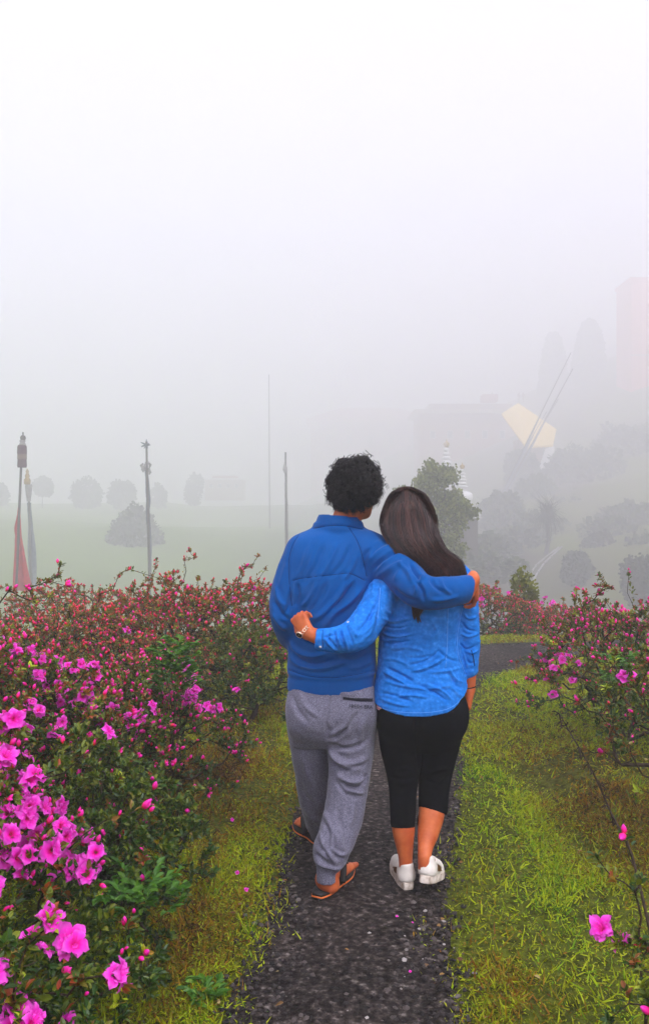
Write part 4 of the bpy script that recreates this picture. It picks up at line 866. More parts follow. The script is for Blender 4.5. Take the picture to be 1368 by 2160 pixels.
# ------------------------------------------------------------------ smooth solids: distance fields turned into meshes
class SDF:
    def __init__(s, lo, hi, h):
        s.lo = np.array(lo, float); s.h = h; s.n = np.ceil((np.array(hi) - s.lo) / h).astype(int) + 1
        s.F = np.full(tuple(s.n), .2, np.float32)
    def _sub(s, lo, hi, pad):
        a = np.clip(np.floor((np.array(lo) - pad - s.lo) / s.h).astype(int), 0, s.n); b = np.clip(np.ceil((np.array(hi) + pad - s.lo) / s.h).astype(int) + 1, 0, s.n)
        sl = tuple(slice(a[i], b[i]) for i in range(3)); ax = [s.lo[i] + s.h * np.arange(a[i], b[i]) for i in range(3)]
        return sl, ax[0][:, None, None], ax[1][None, :, None], ax[2][None, None, :]
    def _mix(s, sl, d, k, op='u'):
        a = s.F[sl]
        if op == 'u':
            if k > 0: h = np.maximum(k - np.abs(a - d), 0) / k; r = np.minimum(a, d) - h * h * k * .25
            else: r = np.minimum(a, d)
        else:
            if k > 0: h = np.maximum(k - np.abs(a + d), 0) / k; r = np.maximum(a, -d) + h * h * k * .25
            else: r = np.maximum(a, -d)
        s.F[sl] = r.astype(np.float32)
    def cap(s, a, b, ra, rb, k=0.0, op='u', sy=1.0, pad=.03):
        a = np.asarray(a, float); b = np.asarray(b, float); r = max(ra, rb)
        sl, X, Y, Z = s._sub(np.minimum(a, b) - r, np.maximum(a, b) + r, pad + k)
        ab = b - a; L2 = ab @ ab + 1e-12; px, py, pz = X - a[0], (Y - a[1]) / sy, Z - a[2]; aby = ab[1] / sy; L2 = ab[0] ** 2 + aby ** 2 + ab[2] ** 2 + 1e-12
        t = np.clip((px * ab[0] + py * aby + pz * ab[2]) / L2, 0, 1)
        d = np.sqrt((px - t * ab[0]) ** 2 + (py - t * aby) ** 2 + (pz - t * ab[2]) ** 2) - (ra + (rb - ra) * t); s._mix(sl, d, k, op)
    def chain(s, pts, k=.02, sub=4, op='u', sy=1.0):
        """pts rows: x, y, z, r. Built apart, then blended in once."""
        p = catmull(pts, sub); lo = (p[:, :3] - p[:, 3:]).min(0); hi = (p[:, :3] + p[:, 3:]).max(0)
        sl, X, Y, Z = s._sub(lo, hi, .03 + k); D = None
        for a, b in zip(p[:-1], p[1:]):
            ab = b[:3] - a[:3]; px, py, pz = X - a[0], (Y - a[1]) / sy, Z - a[2]; aby = ab[1] / sy; L2 = ab[0] ** 2 + aby ** 2 + ab[2] ** 2 + 1e-12
            t = np.clip((px * ab[0] + py * aby + pz * ab[2]) / L2, 0, 1)
            d = np.sqrt((px - t * ab[0]) ** 2 + (py - t * aby) ** 2 + (pz - t * ab[2]) ** 2) - (a[3] + (b[3] - a[3]) * t); D = d if D is None else np.minimum(D, d)
        s._mix(sl, D, k, op)
    def ell(s, c, r, k=.02, R=None, op='u'):
        c = np.asarray(c, float); r = np.asarray(r, float); m = r.max(); sl, X, Y, Z = s._sub(c - m, c + m, .03 + k)
        x, y, z = X - c[0], Y - c[1], Z - c[2]
        if R is not None:
            R = np.asarray(R); x, y, z = (R[0, 0] * x + R[1, 0] * y + R[2, 0] * z, R[0, 1] * x + R[1, 1] * y + R[2, 1] * z, R[0, 2] * x + R[1, 2] * y + R[2, 2] * z)
        k0 = np.sqrt((x / r[0]) ** 2 + (y / r[1]) ** 2 + (z / r[2]) ** 2); k1 = np.sqrt((x / r[0] ** 2) ** 2 + (y / r[1] ** 2) ** 2 + (z / r[2] ** 2) ** 2) + 1e-9
        s._mix(sl, k0 * (k0 - 1) / k1, k, op)
    def loft(s, st, k=.02, p=2.4, op='u', grow=0.0):
        """st rows: z, cx, cy, half width, half depth; upright stack of rounded sections."""
        st = np.asarray(st, float); st = st[np.argsort(st[:, 0])]; z0, z1 = st[0, 0], st[-1, 0]
        zz = np.linspace(z0, z1, 80); c = catmull(st, 6); c = c[np.argsort(c[:, 0])]; q = [np.interp(zz, c[:, 0], c[:, i]) for i in range(1, 5)]
        q[2] = q[2] + grow; q[3] = q[3] + grow
        lo = [(q[0] - q[2]).min(), (q[1] - q[3]).min(), z0]; hi = [(q[0] + q[2]).max(), (q[1] + q[3]).max(), z1]
        sl, X, Y, Z = s._sub(lo, hi, .03 + k); zv = Z.ravel(); g = [np.interp(zv, zz, a)[None, None, :] for a in q]
        u = np.abs((X - g[0]) / g[2]); v = np.abs((Y - g[1]) / g[3]); nn = (u ** p + v ** p) ** (1 / p); d = (nn - 1) * np.minimum(g[2], g[3]) 
        d = np.maximum(d, np.maximum(Z - z1, z0 - Z)); s._mix(sl, d, k, op)
    def cut(s, fn, k=0.0):
        """keep where fn(X, Y, Z) <= 0"""
        X = (s.lo[0] + s.h * np.arange(s.n[0]))[:, None, None]; Y = (s.lo[1] + s.h * np.arange(s.n[1]))[None, :, None]; Z = (s.lo[2] + s.h * np.arange(s.n[2]))[None, None, :]
        s._mix((slice(None),) * 3, -fn(X, Y, Z), k, 's')
    def mesh(s):
        F = s.F; S = F < 0; n = s.n
        c = [S[:-1, :-1, :-1], S[1:, :-1, :-1], S[:-1, 1:, :-1], S[1:, 1:, :-1], S[:-1, :-1, 1:], S[1:, :-1, 1:], S[:-1, 1:, 1:], S[1:, 1:, 1:]]
        al = c[0].copy(); an = c[0].copy()
        for q in c[1:]: al &= q; an |= q
        act = an & ~al; I, J, K = np.nonzero(act); idx = -np.ones(act.shape, np.int64); idx[I, J, K] = np.arange(len(I))
        P_ = np.zeros((len(I), 3)); cnt = np.zeros(len(I))
        cor = [(0, 0, 0), (1, 0, 0), (0, 1, 0), (1, 1, 0), (0, 0, 1), (1, 0, 1), (0, 1, 1), (1, 1, 1)]
        val = [F[I + a, J + b, K + e] for a, b, e in cor]
        for a, b in ((0, 1), (2, 3), (4, 5), (6, 7), (0, 2), (1, 3), (4, 6), (5, 7), (0, 4), (1, 5), (2, 6), (3, 7)):
            m = (val[a] < 0) != (val[b] < 0); t = np.where(m, val[a] / (val[a] - val[b] + 1e-12), 0); ca, cb = np.array(cor[a], float), np.array(cor[b], float)
            P_ += np.where(m[:, None], ca + (cb - ca) * t[:, None], 0); cnt += m
        V = (P_ / cnt[:, None] + np.stack([I, J, K], -1)) * s.h + s.lo
        Q = []
        for ax in range(3):
            o1, o2 = [(1, 2), (2, 0), (0, 1)][ax]
            a = [slice(None)] * 3; b = [slice(None)] * 3; a[ax] = slice(0, -1); b[ax] = slice(1, None); e = S[tuple(a)] != S[tuple(b)]
            i = np.array(np.nonzero(e)).T; ok = (i[:, o1] > 0) & (i[:, o2] > 0) & (i[:, o1] < n[o1] - 1) & (i[:, o2] < n[o2] - 1); i = i[ok]
            def at(d1, d2): j = i.copy(); j[:, o1] -= d1; j[:, o2] -= d2; return idx[j[:, 0], j[:, 1], j[:, 2]]
            q = np.stack([at(0, 0), at(1, 0), at(1, 1), at(0, 1)], -1); ins = S[i[:, 0], i[:, 1], i[:, 2]]
            q = np.where(ins[:, None], q, q[:, ::-1]); q = q[(q >= 0).all(1)]; Q.append(q)
        return V, np.concatenate(Q)

def normals(V, Q):
    n = np.cross(V[Q[:, 2]] - V[Q[:, 0]], V[Q[:, 3]] - V[Q[:, 1]]); o = np.zeros_like(V)
    for k in range(4): 
        for c in range(3): o[:, c] += np.bincount(Q[:, k], n[:, c], len(V))
    return nrm(o)
def relax(V, Q, it=2, w=.5):
    a = np.concatenate([Q[:, k] for k in range(4)]); b = np.concatenate([Q[:, (k + 1) % 4] for k in range(4)]); a, b = np.concatenate([a, b]), np.concatenate([b, a])
    cnt = np.bincount(a, minlength=len(V))[:, None]
    for _ in range(it):
        m = np.stack([np.bincount(a, V[b, c], len(V)) for c in range(3)], -1) / np.maximum(cnt, 1); V = V + (m - V) * w
    return V
CAM0 = np.array([0, 0, CAMZ])
def folds(V, Nn, strokes, zoom=None, gain=1.8, wk=.78):
    """strokes: (points, width in photo px, depth in mm, side). Each raises (+) or sinks (-) the cloth along a line; the lines
    were read off the photograph and are laid on the side of the cloth that faces the path behind the couple."""
    px = 684 + V[:, 0] / V[:, 1] * FPX; py = 1080 - (V[:, 2] - CAMZ) / V[:, 1] * FPX
    w = np.clip((Nn * nrm(CAM0 - V)).sum(1) * 2.2, 0, 1); D = np.zeros(len(V))
    for st in strokes:
        pts, wid, dep = st[:3]; soft = st[3] if len(st) > 3 else 1.0
        if soft: wid = wid * wk; dep = dep * gain
        p = np.array(pts, float)
        if zoom is not None: p = p * zoom[2] + np.array(zoom[:2])
        if len(p) > 2: p = catmull(p, 4)
        seg = np.linalg.norm(np.diff(p, axis=0), axis=1); tot = seg.sum(); acc = 0
        lo = p.min(0) - 3 * wid; hi = p.max(0) + 3 * wid; sel = np.nonzero((px > lo[0]) & (px < hi[0]) & (py > lo[1]) & (py < hi[1]) & (w > 0))[0]
        if not len(sel): continue
        best = np.full(len(sel), 1e9); tb = np.zeros(len(sel)); X, Yy = px[sel], py[sel]
        for i in range(len(p) - 1):
            ab = p[i + 1] - p[i]; t = np.clip(((X - p[i][0]) * ab[0] + (Yy - p[i][1]) * ab[1]) / (ab @ ab + 1e-9), 0, 1); d = np.hypot(X - p[i][0] - t * ab[0], Yy - p[i][1] - t * ab[1])
            m = d < best; best[m] = d[m]; tb[m] = (acc + t[m] * seg[i]) / tot; acc += seg[i]
        tap = np.clip(np.sin(np.pi * np.clip(tb, .02, .98)) * 1.6, 0, 1) if soft else 1.0
        D[sel] += dep * .001 * (np.exp(-(best / wid) ** 2) - .35 * soft * np.exp(-(best / (wid * 2.2)) ** 2)) * tap
    return V + Nn * (D * w)[:, None]

class Surf:
    def __init__(s, V, Q): s.t = BVHTree.FromPolygons([tuple(v) for v in V], [tuple(int(i) for i in q) for q in Q])
    def at(s, px, py, push=.001):
        d = Vector(((px - 684) / FPX, 1, (1080 - py) / FPX)).normalized(); h = s.t.ray_cast(Vector((0, 0, CAMZ)), d)
        return None if h[0] is None else (np.array(h[0]) + np.array(h[1]) * push, np.array(h[1]))

def PR4(px, py, Y, r): return [*P(px, py, Y), r]

def hand(S, wrist, d, palm, width, curl, size=1.0, thumb=1, tcurl=.4, spread=.10, a0=.15):
    """wrist centre, direction of the hand, palm normal (the way the fingers close), thumb side +1/-1"""
    d = nrm(d); palm = nrm(np.asarray(palm, float) - (np.asarray(palm, float) @ d) * d); side = np.cross(d, palm) * thumb; wrist = np.asarray(wrist, float); z = size
    kn = []
    for i, u in enumerate((1.35, .45, -.45, -1.3)):
        k = wrist + d * (.088 - .004 * i - (.006 if i == 3 else 0)) * z + side * u * width / 3 + palm * (-.004 + .003 * abs(u)) * z; kn.append(k)
        S.cap(wrist + side * u * width * .16 + d * .004, k, .0165 * z, .0118 * z, .012)
    S.cap(wrist + d * .03 * z + palm * .006 * z, wrist + d * .07 * z + palm * .005 * z, .020 * z, .017 * z, .012)
    for i, (k, L) in enumerate(zip(kn, (.072, .080, .074, .060))):
        L *= z; c = curl[i] if np.ndim(curl) else curl; a = a0 + c * .25; p = k; r = (.0088, .009, .0086, .0076)[i] * z; sp = (1.5 - i) * spread
        base = nrm(d + side * sp * .6)
        for j, f in enumerate((.44, .30, .24)):
            dirv = base * math.cos(a) + palm * math.sin(a); q = p + dirv * L * f; S.cap(p, q, r * (1 - .07 * j), r * (.94 - .09 * j), .0035 if j else .006, pad=.012); p = q; a += c * (.85, .7, .0)[j]
    t0 = wrist + side * width * .42 + d * .022 * z + palm * .006 * z; dt = nrm(side * .75 + d * .75 + palm * .25); p1 = t0 + dt * .034 * z
    S.cap(wrist + side * .008 + d * .006 * z, t0, .018 * z, .016 * z, .012); S.cap(t0, p1, .0155 * z, .0112 * z, .008)
    d2 = nrm(side * (.45 - tcurl * .5) + d * .9 + palm * (.25 + tcurl * .6)); p2 = p1 + d2 * .030 * z; S.cap(p1, p2, .0108 * z, .0098 * z, .004, pad=.012)
    d3 = nrm(side * (.2 - tcurl * .7) + d * .95 + palm * (.3 + tcurl)); S.cap(p2, p2 + d3 * .024 * z, .0098 * z, .0078 * z, .004, pad=.012)
    return kn
def foot(S, heel, d, z=1.0, pitch=0.0):
    """bare foot from heel centre at sole height along d; pitch lifts the heel"""
    d = nrm([d[0], d[1], 0]); sd = np.array([d[1], -d[0], 0]); heel = np.asarray(heel, float); f = d * math.cos(pitch) - np.array([0, 0, 1]) * math.sin(pitch); u = d * math.sin(pitch) + np.array([0, 0, 1]) * math.cos(pitch)
    A = lambda x, y, h: heel + f * x * z + sd * y * z + u * h * z
    S.cap(A(0, 0, .028), A(.05, 0, .030), .029 * z, .027 * z, .02); S.cap(A(.04, 0, .045), A(.14, .006, .032), .030 * z, .024 * z, .03); S.cap(A(.10, -.012, .022), A(.175, -.02, .018), .024 * z, .018 * z, .02)
    S.cap(A(.10, .02, .022), A(.185, .024, .019), .024 * z, .019 * z, .02); S.cap(A(.0, 0, .05), A(.045, 0, .085), .026 * z, .034 * z, .03)
    for y0, y1, x0, L, r in ((.030, .034, .19, .052, .0135), (.010, .012, .192, .046, .0092), (-.006, -.006, .188, .040, .0088), (-.022, -.023, .180, .033, .0082), (-.035, -.038, .168, .026, .0080)):
        S.cap(A(x0 - .02, y0, .016), A(x0 + L * .5, (y0 + y1) / 2, .015), r * z, r * z, .006, pad=.012); S.cap(A(x0 + L * .5, (y0 + y1) / 2, .015), A(x0 + L, y1, .011), r * z, r * .85 * z, .003, pad=.012)
def head(S, c, Rz, z=1.0, neck=None, male=True):
    """c: centre of the skull; Rz: 3x3 turning the head's own axes (y forward, z up)"""
    R = np.asarray(Rz); c = np.asarray(c, float); A = lambda x, y, h: c + R @ (np.array([x, y, h]) * z)
    S.ell(c, np.array([.075, .095, .088]) * z, .02, R); S.ell(A(0, .025, -.045), np.array([.058, .068, .075]) * z, .03, R)
    S.ell(A(0, .062, -.095), np.array([.028 if male else .024, .022, .018]) * z, .025, R)            # chin
    for sx in (-1, 1): S.cap(A(sx * .052, -.005, -.065), A(sx * .020, .062, -.095), .014 * z, .012 * z, .03); S.ell(A(sx * .040, .070, -.030), np.array([.020, .014, .016]) * z, .015, R)  # jaw, cheek
    for sx in (-1, 1): S.ell(A(sx * .030, .096, .004), np.array([.015, .010, .009]) * z, .012, R, 's'); S.ell(A(sx * .030, .084, .003), np.array([.012, .010, .009]) * z, .003, R)
    S.cap(A(-.045, .083, .022), A(.045, .083, .022), .009 * z, .009 * z, .012)
    S.cap(A(0, .090, .012), A(0, .112, -.026), .007 * z, .011 * z, .010)                                 # nose
    for sx in (-1, 1): S.ell(A(sx * .011, .104, -.030), np.array([.008, .009, .007]) * z, .005, R)
    S.cap(A(-.020, .088, -.056), A(.020, .088, -.056), .0055 * z, .0055 * z, .007); S.cap(A(-.017, .088, -.067), A(.017, .088, -.067), .006 * z, .006 * z, .006)   # lips
    S.cap(A(-.020, .099, -.0615), A(.020, .099, -.0615), .0022 * z, .0022 * z, .002, 's')
    for sx in (-1, 1):                                                                                         # ears
        S.ell(A(sx * .080, -.005, -.010), np.array([.008, .018, .031]) * z, .008, R); S.ell(A(sx * .087, .002, -.008), np.array([.006, .010, .020]) * z, .004, R, 's')

# ---- materials of the couple
skin = mat('skin', [(.3, (.46, .085, .024)), (.5, (.56, .125, .034)), (.7, (.66, .175, .055))], scale=16, rough=.50, spec=.35, sss=.12, bumps=[(220, .0004)])
skin_dark = mat('skin_deeper', [(.3, (.34, .075, .030)), (.7, (.43, .105, .045))], scale=7, rough=.52, spec=.35, sss=.12, bumps=[(220, .0004)])
fleece = mat('blue_fleece', [(.3, (.0002, .066, .27)), (.7, (.0003, .088, .34))], scale=4, rough=.9, spec=.10, sheen=.12, bumps=[(420, .0006), (1100, .0004)])
seam_m = mat('dark_blue_seam', [(0, (.001, .018, .10)), (1, (.001, .024, .13))], rough=.9, spec=.1)
denim = mat('blue_denim', [(.30, (.006, .145, .55)), (.55, (.014, .19, .66)), (.75, (.045, .27, .80))], scale=60, rough=.88, spec=.12, bumps=[(34, .0020), (600, .0005)], mul=(3, .92, 1.06))
denim_in = mat('pale_denim_inside', [(.3, (.20, .30, .55)), (.7, (.30, .42, .70))], scale=10, rough=.9)
thread = mat('pale_stitching', [(0, (.10, .32, .80)), (1, (.14, .38, .85))], rough=.8)
sweat = mat('grey_marl_jersey', [(.34, (.085, .082, .115)), (.5, (.155, .150, .205)), (.66, (.26, .25, .32))], scale=320, detail=3, rough=.95, spec=.08, sheen=.2, bumps=[(500, .0005)], mul=(3, .85, 1.1))
blackc = mat('black_jersey', [(.3, (.0022, .0024, .003)), (.7, (.004, .0044, .006))], scale=40, rough=.9, spec=.06, bumps=[(300, .0004)])
stripe = mat('pink_striped_jersey', [(.40, (.78, .20, .24)), (.55, (.85, .62, .62))], src='wave', scale=32, rough=.9)
hair_m = mat('black_hair_base', [(0, (.0015, .001, .001)), (1, (.003, .002, .002))], rough=.6, spec=.3, bumps=[(90, .01)])
hair_w = mat('dark_brown_hair_base', [(0, (.004, .002, .0015)), (1, (.010, .004, .003))], rough=.5, spec=.35, stretch=(1, 1, .1), bumps=[(90, .006)])
def hair_mat(name, c, rough=.35):
    m = bpy.data.materials.new(name); m.use_nodes = True; t = m.node_tree; t.nodes.clear(); o = N(t, 'ShaderNodeOutputMaterial'); h = N(t, 'ShaderNodeBsdfHairPrincipled')
    h.parametrization = 'COLOR'; h.inputs['Color'].default_value = rgba(c); h.inputs['Roughness'].default_value = rough; h.inputs['Radial Roughness'].default_value = .45
    h.inputs['Random Roughness'].default_value = .3; t.links.new(h.outputs[0], o.inputs[0]); return m
def strand_mat(name, cols, rough, spec):
    m = mat(name, cols, src='tone', rough=rough, spec=spec); return m
curl_m = strand_mat('curly_black_hair', [(0, (.0012, .001, .001)), (.7, (.006, .004, .004)), (1, (.03, .022, .022))], .45, .35); long_m = strand_mat('long_brown_hair', [(0, (.008, .003, .0025)), (.5, (.038, .012, .009)), (1, (.13, .045, .032))], .36, .55)  # palest tones put highlights into the colour of single locks, besides their own variation
def hair_curves(name, pts, r, m, parent, taper=.5, tone=None):
    """pts (n, k, 3) in world coordinates"""
    n, k, _ = pts.shape; hc = bpy.data.hair_curves.new(name); hc.add_curves([k] * n); hc.attributes['position'].data.foreach_set('vector', (pts - wloc(parent)).astype(np.float32).ravel())
    at = hc.attributes.get('radius') or hc.attributes.new('radius', 'FLOAT', 'POINT'); rr = (np.asarray(r)[:, None] if np.ndim(r) else np.full((n, 1), r)) * np.linspace(1, taper, k)[None]; at.data.foreach_set('value', rr.astype(np.float32).ravel())
    if tone is not None: a2 = hc.attributes.new('tone', 'FLOAT', 'POINT'); a2.data.foreach_set('value', np.repeat(tone, k).astype(np.float32))
    hc.materials.append(m); o = bpy.data.objects.new(name, hc); COL.objects.link(o); o.parent = parent; return o

def text_on(word, px, py, size, surf, m, parent, name, skew=0.0):
    """flat print laid on the cloth: each letter's outline is moved onto the surface behind it"""
    cu = bpy.data.curves.new('t', 'FONT'); cu.body = word; cu.size = 1.0; cu.resolution_u = 2; cu.space_character = 1.12
    ob = bpy.data.objects.new('t', cu); COL.objects.link(ob); dg = bpy.context.evaluated_depsgraph_get(); dg.update(); me = bpy.data.meshes.new_from_object(ob.evaluated_get(dg))
    V = np.array([v.co[:] for v in me.vertices]); F = [tuple(p.vertices) for p in me.polygons]; bpy.data.objects.remove(ob); bpy.data.meshes.remove(me)
    W = []
    for v in V:
        X = px + v[0] * size; Yp = py - v[1] * size * 1.25 + skew * v[0] * size; h = surf.at(X, Yp, .003); W.append(h[0] if h else P(X, Yp, 3.3))
    T = np.array([f for f in F if len(f) == 3]); return mk(name, np.array(W), [T] if len(T) else [np.array(F)], m, parent, False)
def ribbon_on(surf, pts, w, m, parent, name, push=.0008, g=None, n=5):
    """narrow tube along a line on the cloth (seams, piping, stitching)"""
    p = catmull(pts, n); q = [surf.at(*a, push) for a in p]; q = [a[0] for a in q if a is not None]
    if len(q) < 3: return
    gg = g or Geo(); gg.tube(np.array(q), w, 5)
    if g is None: return gg.build(name, [m], parent)

# ================================================================== THE MAN
YM = 3.45; b0 = P(700, 1890, YM)
man = empty('person', (P(715, 0, YM)[0], YM, 0.0), label='man with curly black hair in blue sweatshirt and grey joggers, arm round the woman', cat='person')
turn = np.array((Matrix.Rotation(math.radians(-32), 3, 'Z') @ Matrix.Rotation(math.radians(-7), 3, 'X') @ Matrix.Rotation(math.radians(3), 3, 'Y')))
MH = P(752, 1030, 3.46)
S = SDF((-.36, 3.02, -.01), (.68, 4.16, 1.80), .0040)
S.loft([(P(0, q, YM)[2], P(c, 0, YM)[0], YM + dy, w / FPX * YM, dp) for q, c, w, dp, dy in ((1122, 716, 40, .055, .02), (1150, 706, 78, .09, .015), (1200, 702, 82, .105, 0), (1300, 698, 76, .10, 0), (1400, 698, 76, .10, 0), (1470, 698, 78, .11, 0), (1520, 698, 70, .09, 0))], .03)
S.chain([PR4(716, 1140, 3.47, .060), PR4(728, 1100, 3.465, .058), PR4(742, 1060, 3.46, .056)], .03)
head(S, MH, turn, 1.02)
S.chain([PR4(640, 1160, 3.45, .052), PR4(612, 1240, 3.42, .042), PR4(597, 1305, 3.42, .036), PR4(606, 1340, 3.52, .030), PR4(628, 1362, 3.62, .026)], .03)
S.chain([PR4(788, 1160, 3.44, .055), PR4(835, 1195, 3.34, .046), PR4(877, 1236, 3.235, .040), PR4(935, 1246, 3.24, .035), PR4(985, 1238, 3.275, .029)], .03)
S.chain([PR4(742, 1500, 3.45, .085), PR4(738, 1600, 3.42, .070), PR4(724, 1690, 3.38, .055), PR4(706, 1780, 3.32, .048), PR4(697, 1840, 3.285, .036), PR4(698, 1866, 3.28, .034)], .03)
S.chain([PR4(657, 1500, 3.46, .085), PR4(660, 1600, 3.55, .070), PR4(668, 1680, 3.66, .055), PR4(676, 1735, 3.78, .042), PR4(678, 1762, 3.84, .034)], .03)
hR = P(684 - 2, 1888, 3.29); hR[2] = .035; dR = nrm([.115, .235, 0]); foot(S, hR, dR)
hL = P(678, 1790, 3.80); hL = np.array([hL[0], 3.80, .037]); dL = nrm([-.14, .25, 0]); foot(S, hL, dL)
S.chain([PR4(970, 1240, 3.262, .030), PR4(990, 1226, 3.275, .027), PR4(997, 1222, 3.29, .026)], .02)
hand(S, P(997, 1216, 3.29), (.16, .42, -.62), (-.90, .30, -.25), .074, (.9, 1.0, 1.05, 1.1), 1.0, thumb=-1, tcurl=.5)
hand(S, P(628, 1362, 3.63), (.65, .45, -.1), (.1, -1, .0), .072, .5, 1.0, thumb=-1)
V, Q = S.mesh(); V = relax(V, Q, 2, .5); mk('body', V, Q, skin, man); del S
# hair cap and curls
S = SDF(MH - .2, MH + .2, .005); A = lambda x, y, h: MH + turn @ np.array([x, y, h])
S.ell(A(0, -.020, .020), (.090, .100, .092), .0, turn); S.ell(A(0, -.045, -.035), (.076, .068, .060), .03, turn); S.ell(A(0, .105, -.03), (.09, .07, .085), .02, turn, 's')
V, Q = S.mesh(); Nn = normals(V, Q); V = V + Nn * ((fbm(V, 38, 2) - .45) * .022)[:, None]; hair = mk('hair', V, Q, hair_m, man)
rng = np.random.default_rng(9); nc = 760; ids = rng.integers(0, len(V), nc); roots = V[ids]; nn = nrm(Nn[ids] + rng.normal(0, .35, (nc, 3)) + [0, 0, .1]); k = 22; st = 6
Rr = frames(nn, rng.uniform(0, 6.3, nc)); L = rng.uniform(.014, .046, nc) * np.where(rng.random(nc) < .06, 1.5, 1); cr = rng.uniform(.006, .0135, nc); tw = rng.uniform(1.1, 2.4, nc) * 6.283 * rng.choice([-1, 1], nc); ph = rng.uniform(0, 6.3, nc)
low = np.clip((MH[2] - .03 - roots[:, 2]) / .06, 0, 1); L *= 1 - .6 * low; cr *= 1 - .5 * low
t = np.linspace(0, 1, k); allp = []
for q in range(st):
    ph2 = ph + rng.normal(0, .09, nc); cr2 = cr * rng.uniform(.75, 1.25, nc); a = tw[:, None] * t[None] + ph2[:, None]; rad = cr2[:, None] * np.clip(t * 4, 0, 1)[None]
    bend = rng.normal(0, .004, (nc, 3)) + 0
    pp = roots[:, None] + nn[:, None] * (L[:, None] * (t - .35 * t * t)[None])[..., None] + Rr[:, None, :, 0] * (rad * np.cos(a))[..., None] + Rr[:, None, :, 2] * (rad * np.sin(a))[..., None]
    pp = pp + bend[:, None] * t[None, :, None] + rng.normal(0, .0005, (nc, 1, 3)); pp[..., 2] -= .012 * t[None] ** 2; allp.append(pp)
allp = np.concatenate(allp); hair_curves('curls', allp, .00085, curl_m, hair, tone=np.tile(rng.random(nc), st))
ids = np.nonzero(Nn[:, 2] > -.1)[0]; ids = ids[rng.integers(0, len(ids), 150)]; nc2 = len(ids); nn2 = nrm(Nn[ids] + rng.normal(0, .3, (nc2, 3))); R2 = frames(nn2, rng.uniform(0, 6.3, nc2)); t2 = np.linspace(0, 1, 28); q2 = []
r2 = rng.uniform(.008, .016, nc2); L2 = rng.uniform(.020, .044, nc2); w2 = rng.uniform(.8, 1.5, nc2) * 6.283 * rng.choice([-1, 1], nc2); p2 = rng.uniform(0, 6.3, nc2)
for q in range(5):
    a = w2[:, None] * t2[None] + p2[:, None] + rng.normal(0, .06, (nc2, 1)); rr = r2[:, None] * np.clip(t2 * 3, 0, 1)[None] * rng.uniform(.9, 1.1, (nc2, 1))
    q2.append(V[ids][:, None] + nn2[:, None] * (L2[:, None] * (t2 ** .7)[None])[..., None] + R2[:, None, :, 0] * (rr * np.cos(a))[..., None] + R2[:, None, :, 2] * (rr * np.sin(a))[..., None] + rng.normal(0, .0006, (nc2, 1, 3)))
hair_curves('loose_curls', np.concatenate(q2), .0007, curl_m, hair, tone=np.tile(rng.random(nc2), 5))

# sweatshirt
def zc(px_pts, Y):
    a = np.array(px_pts, float); x = (a[:, 0] - 684) / FPX * Y; z = CAMZ - (a[:, 1] - 1080) / FPX * Y; return x, z
S = SDF((-.34, 3.10, .68), (.70, 3.80, 1.60), .0040)
tor = [(1103, 713, 52, .066, .020), (1114, 712, 56, .072, .020), (1124, 711, 76, .086, .016), (1136, 710, 96, .105, .012), (1152, 706, 101, .122, .006), (1180, 703, 99, .135, 0), (1230, 700, 95, .138, -.004), (1290, 699, 93, .130, 0), (1340, 699, 92, .125, .004), (1385, 699, 93, .126, .004),
       (1408, 699, 94, .130, 0), (1419, 699, 93, .131, 0), (1424, 699, 90.5, .126, 0), (1432, 698, 91.5, .128, 0), (1446, 698, 92, .129, 0), (1454, 698, 91, .127, 0)]
S.loft([(P(0, q, YM)[2], P(c, 0, YM)[0], YM + dy, w / FPX * YM, dp) for q, c, w, dp, dy in tor], .03, 2.3)
S.chain([PR4(650, 1168, 3.445, .078), PR4(622, 1205, 3.43, .072), PR4(603, 1260, 3.41, .064), PR4(600, 1302, 3.41, .060), PR4(608, 1335, 3.50, .052), PR4(626, 1362, 3.60, .042), PR4(628, 1366, 3.64, .036)], .035)
S.chain([PR4(762, 1166, 3.44, .088), PR4(805, 1182, 3.40, .088), PR4(842, 1206, 3.325, .080), PR4(872, 1238, 3.24, .072), PR4(905, 1251, 3.215, .064), PR4(945, 1249, 3.225, .060), PR4(976, 1243, 3.25, .056), PR4(988, 1240, 3.262, .052)], .04)
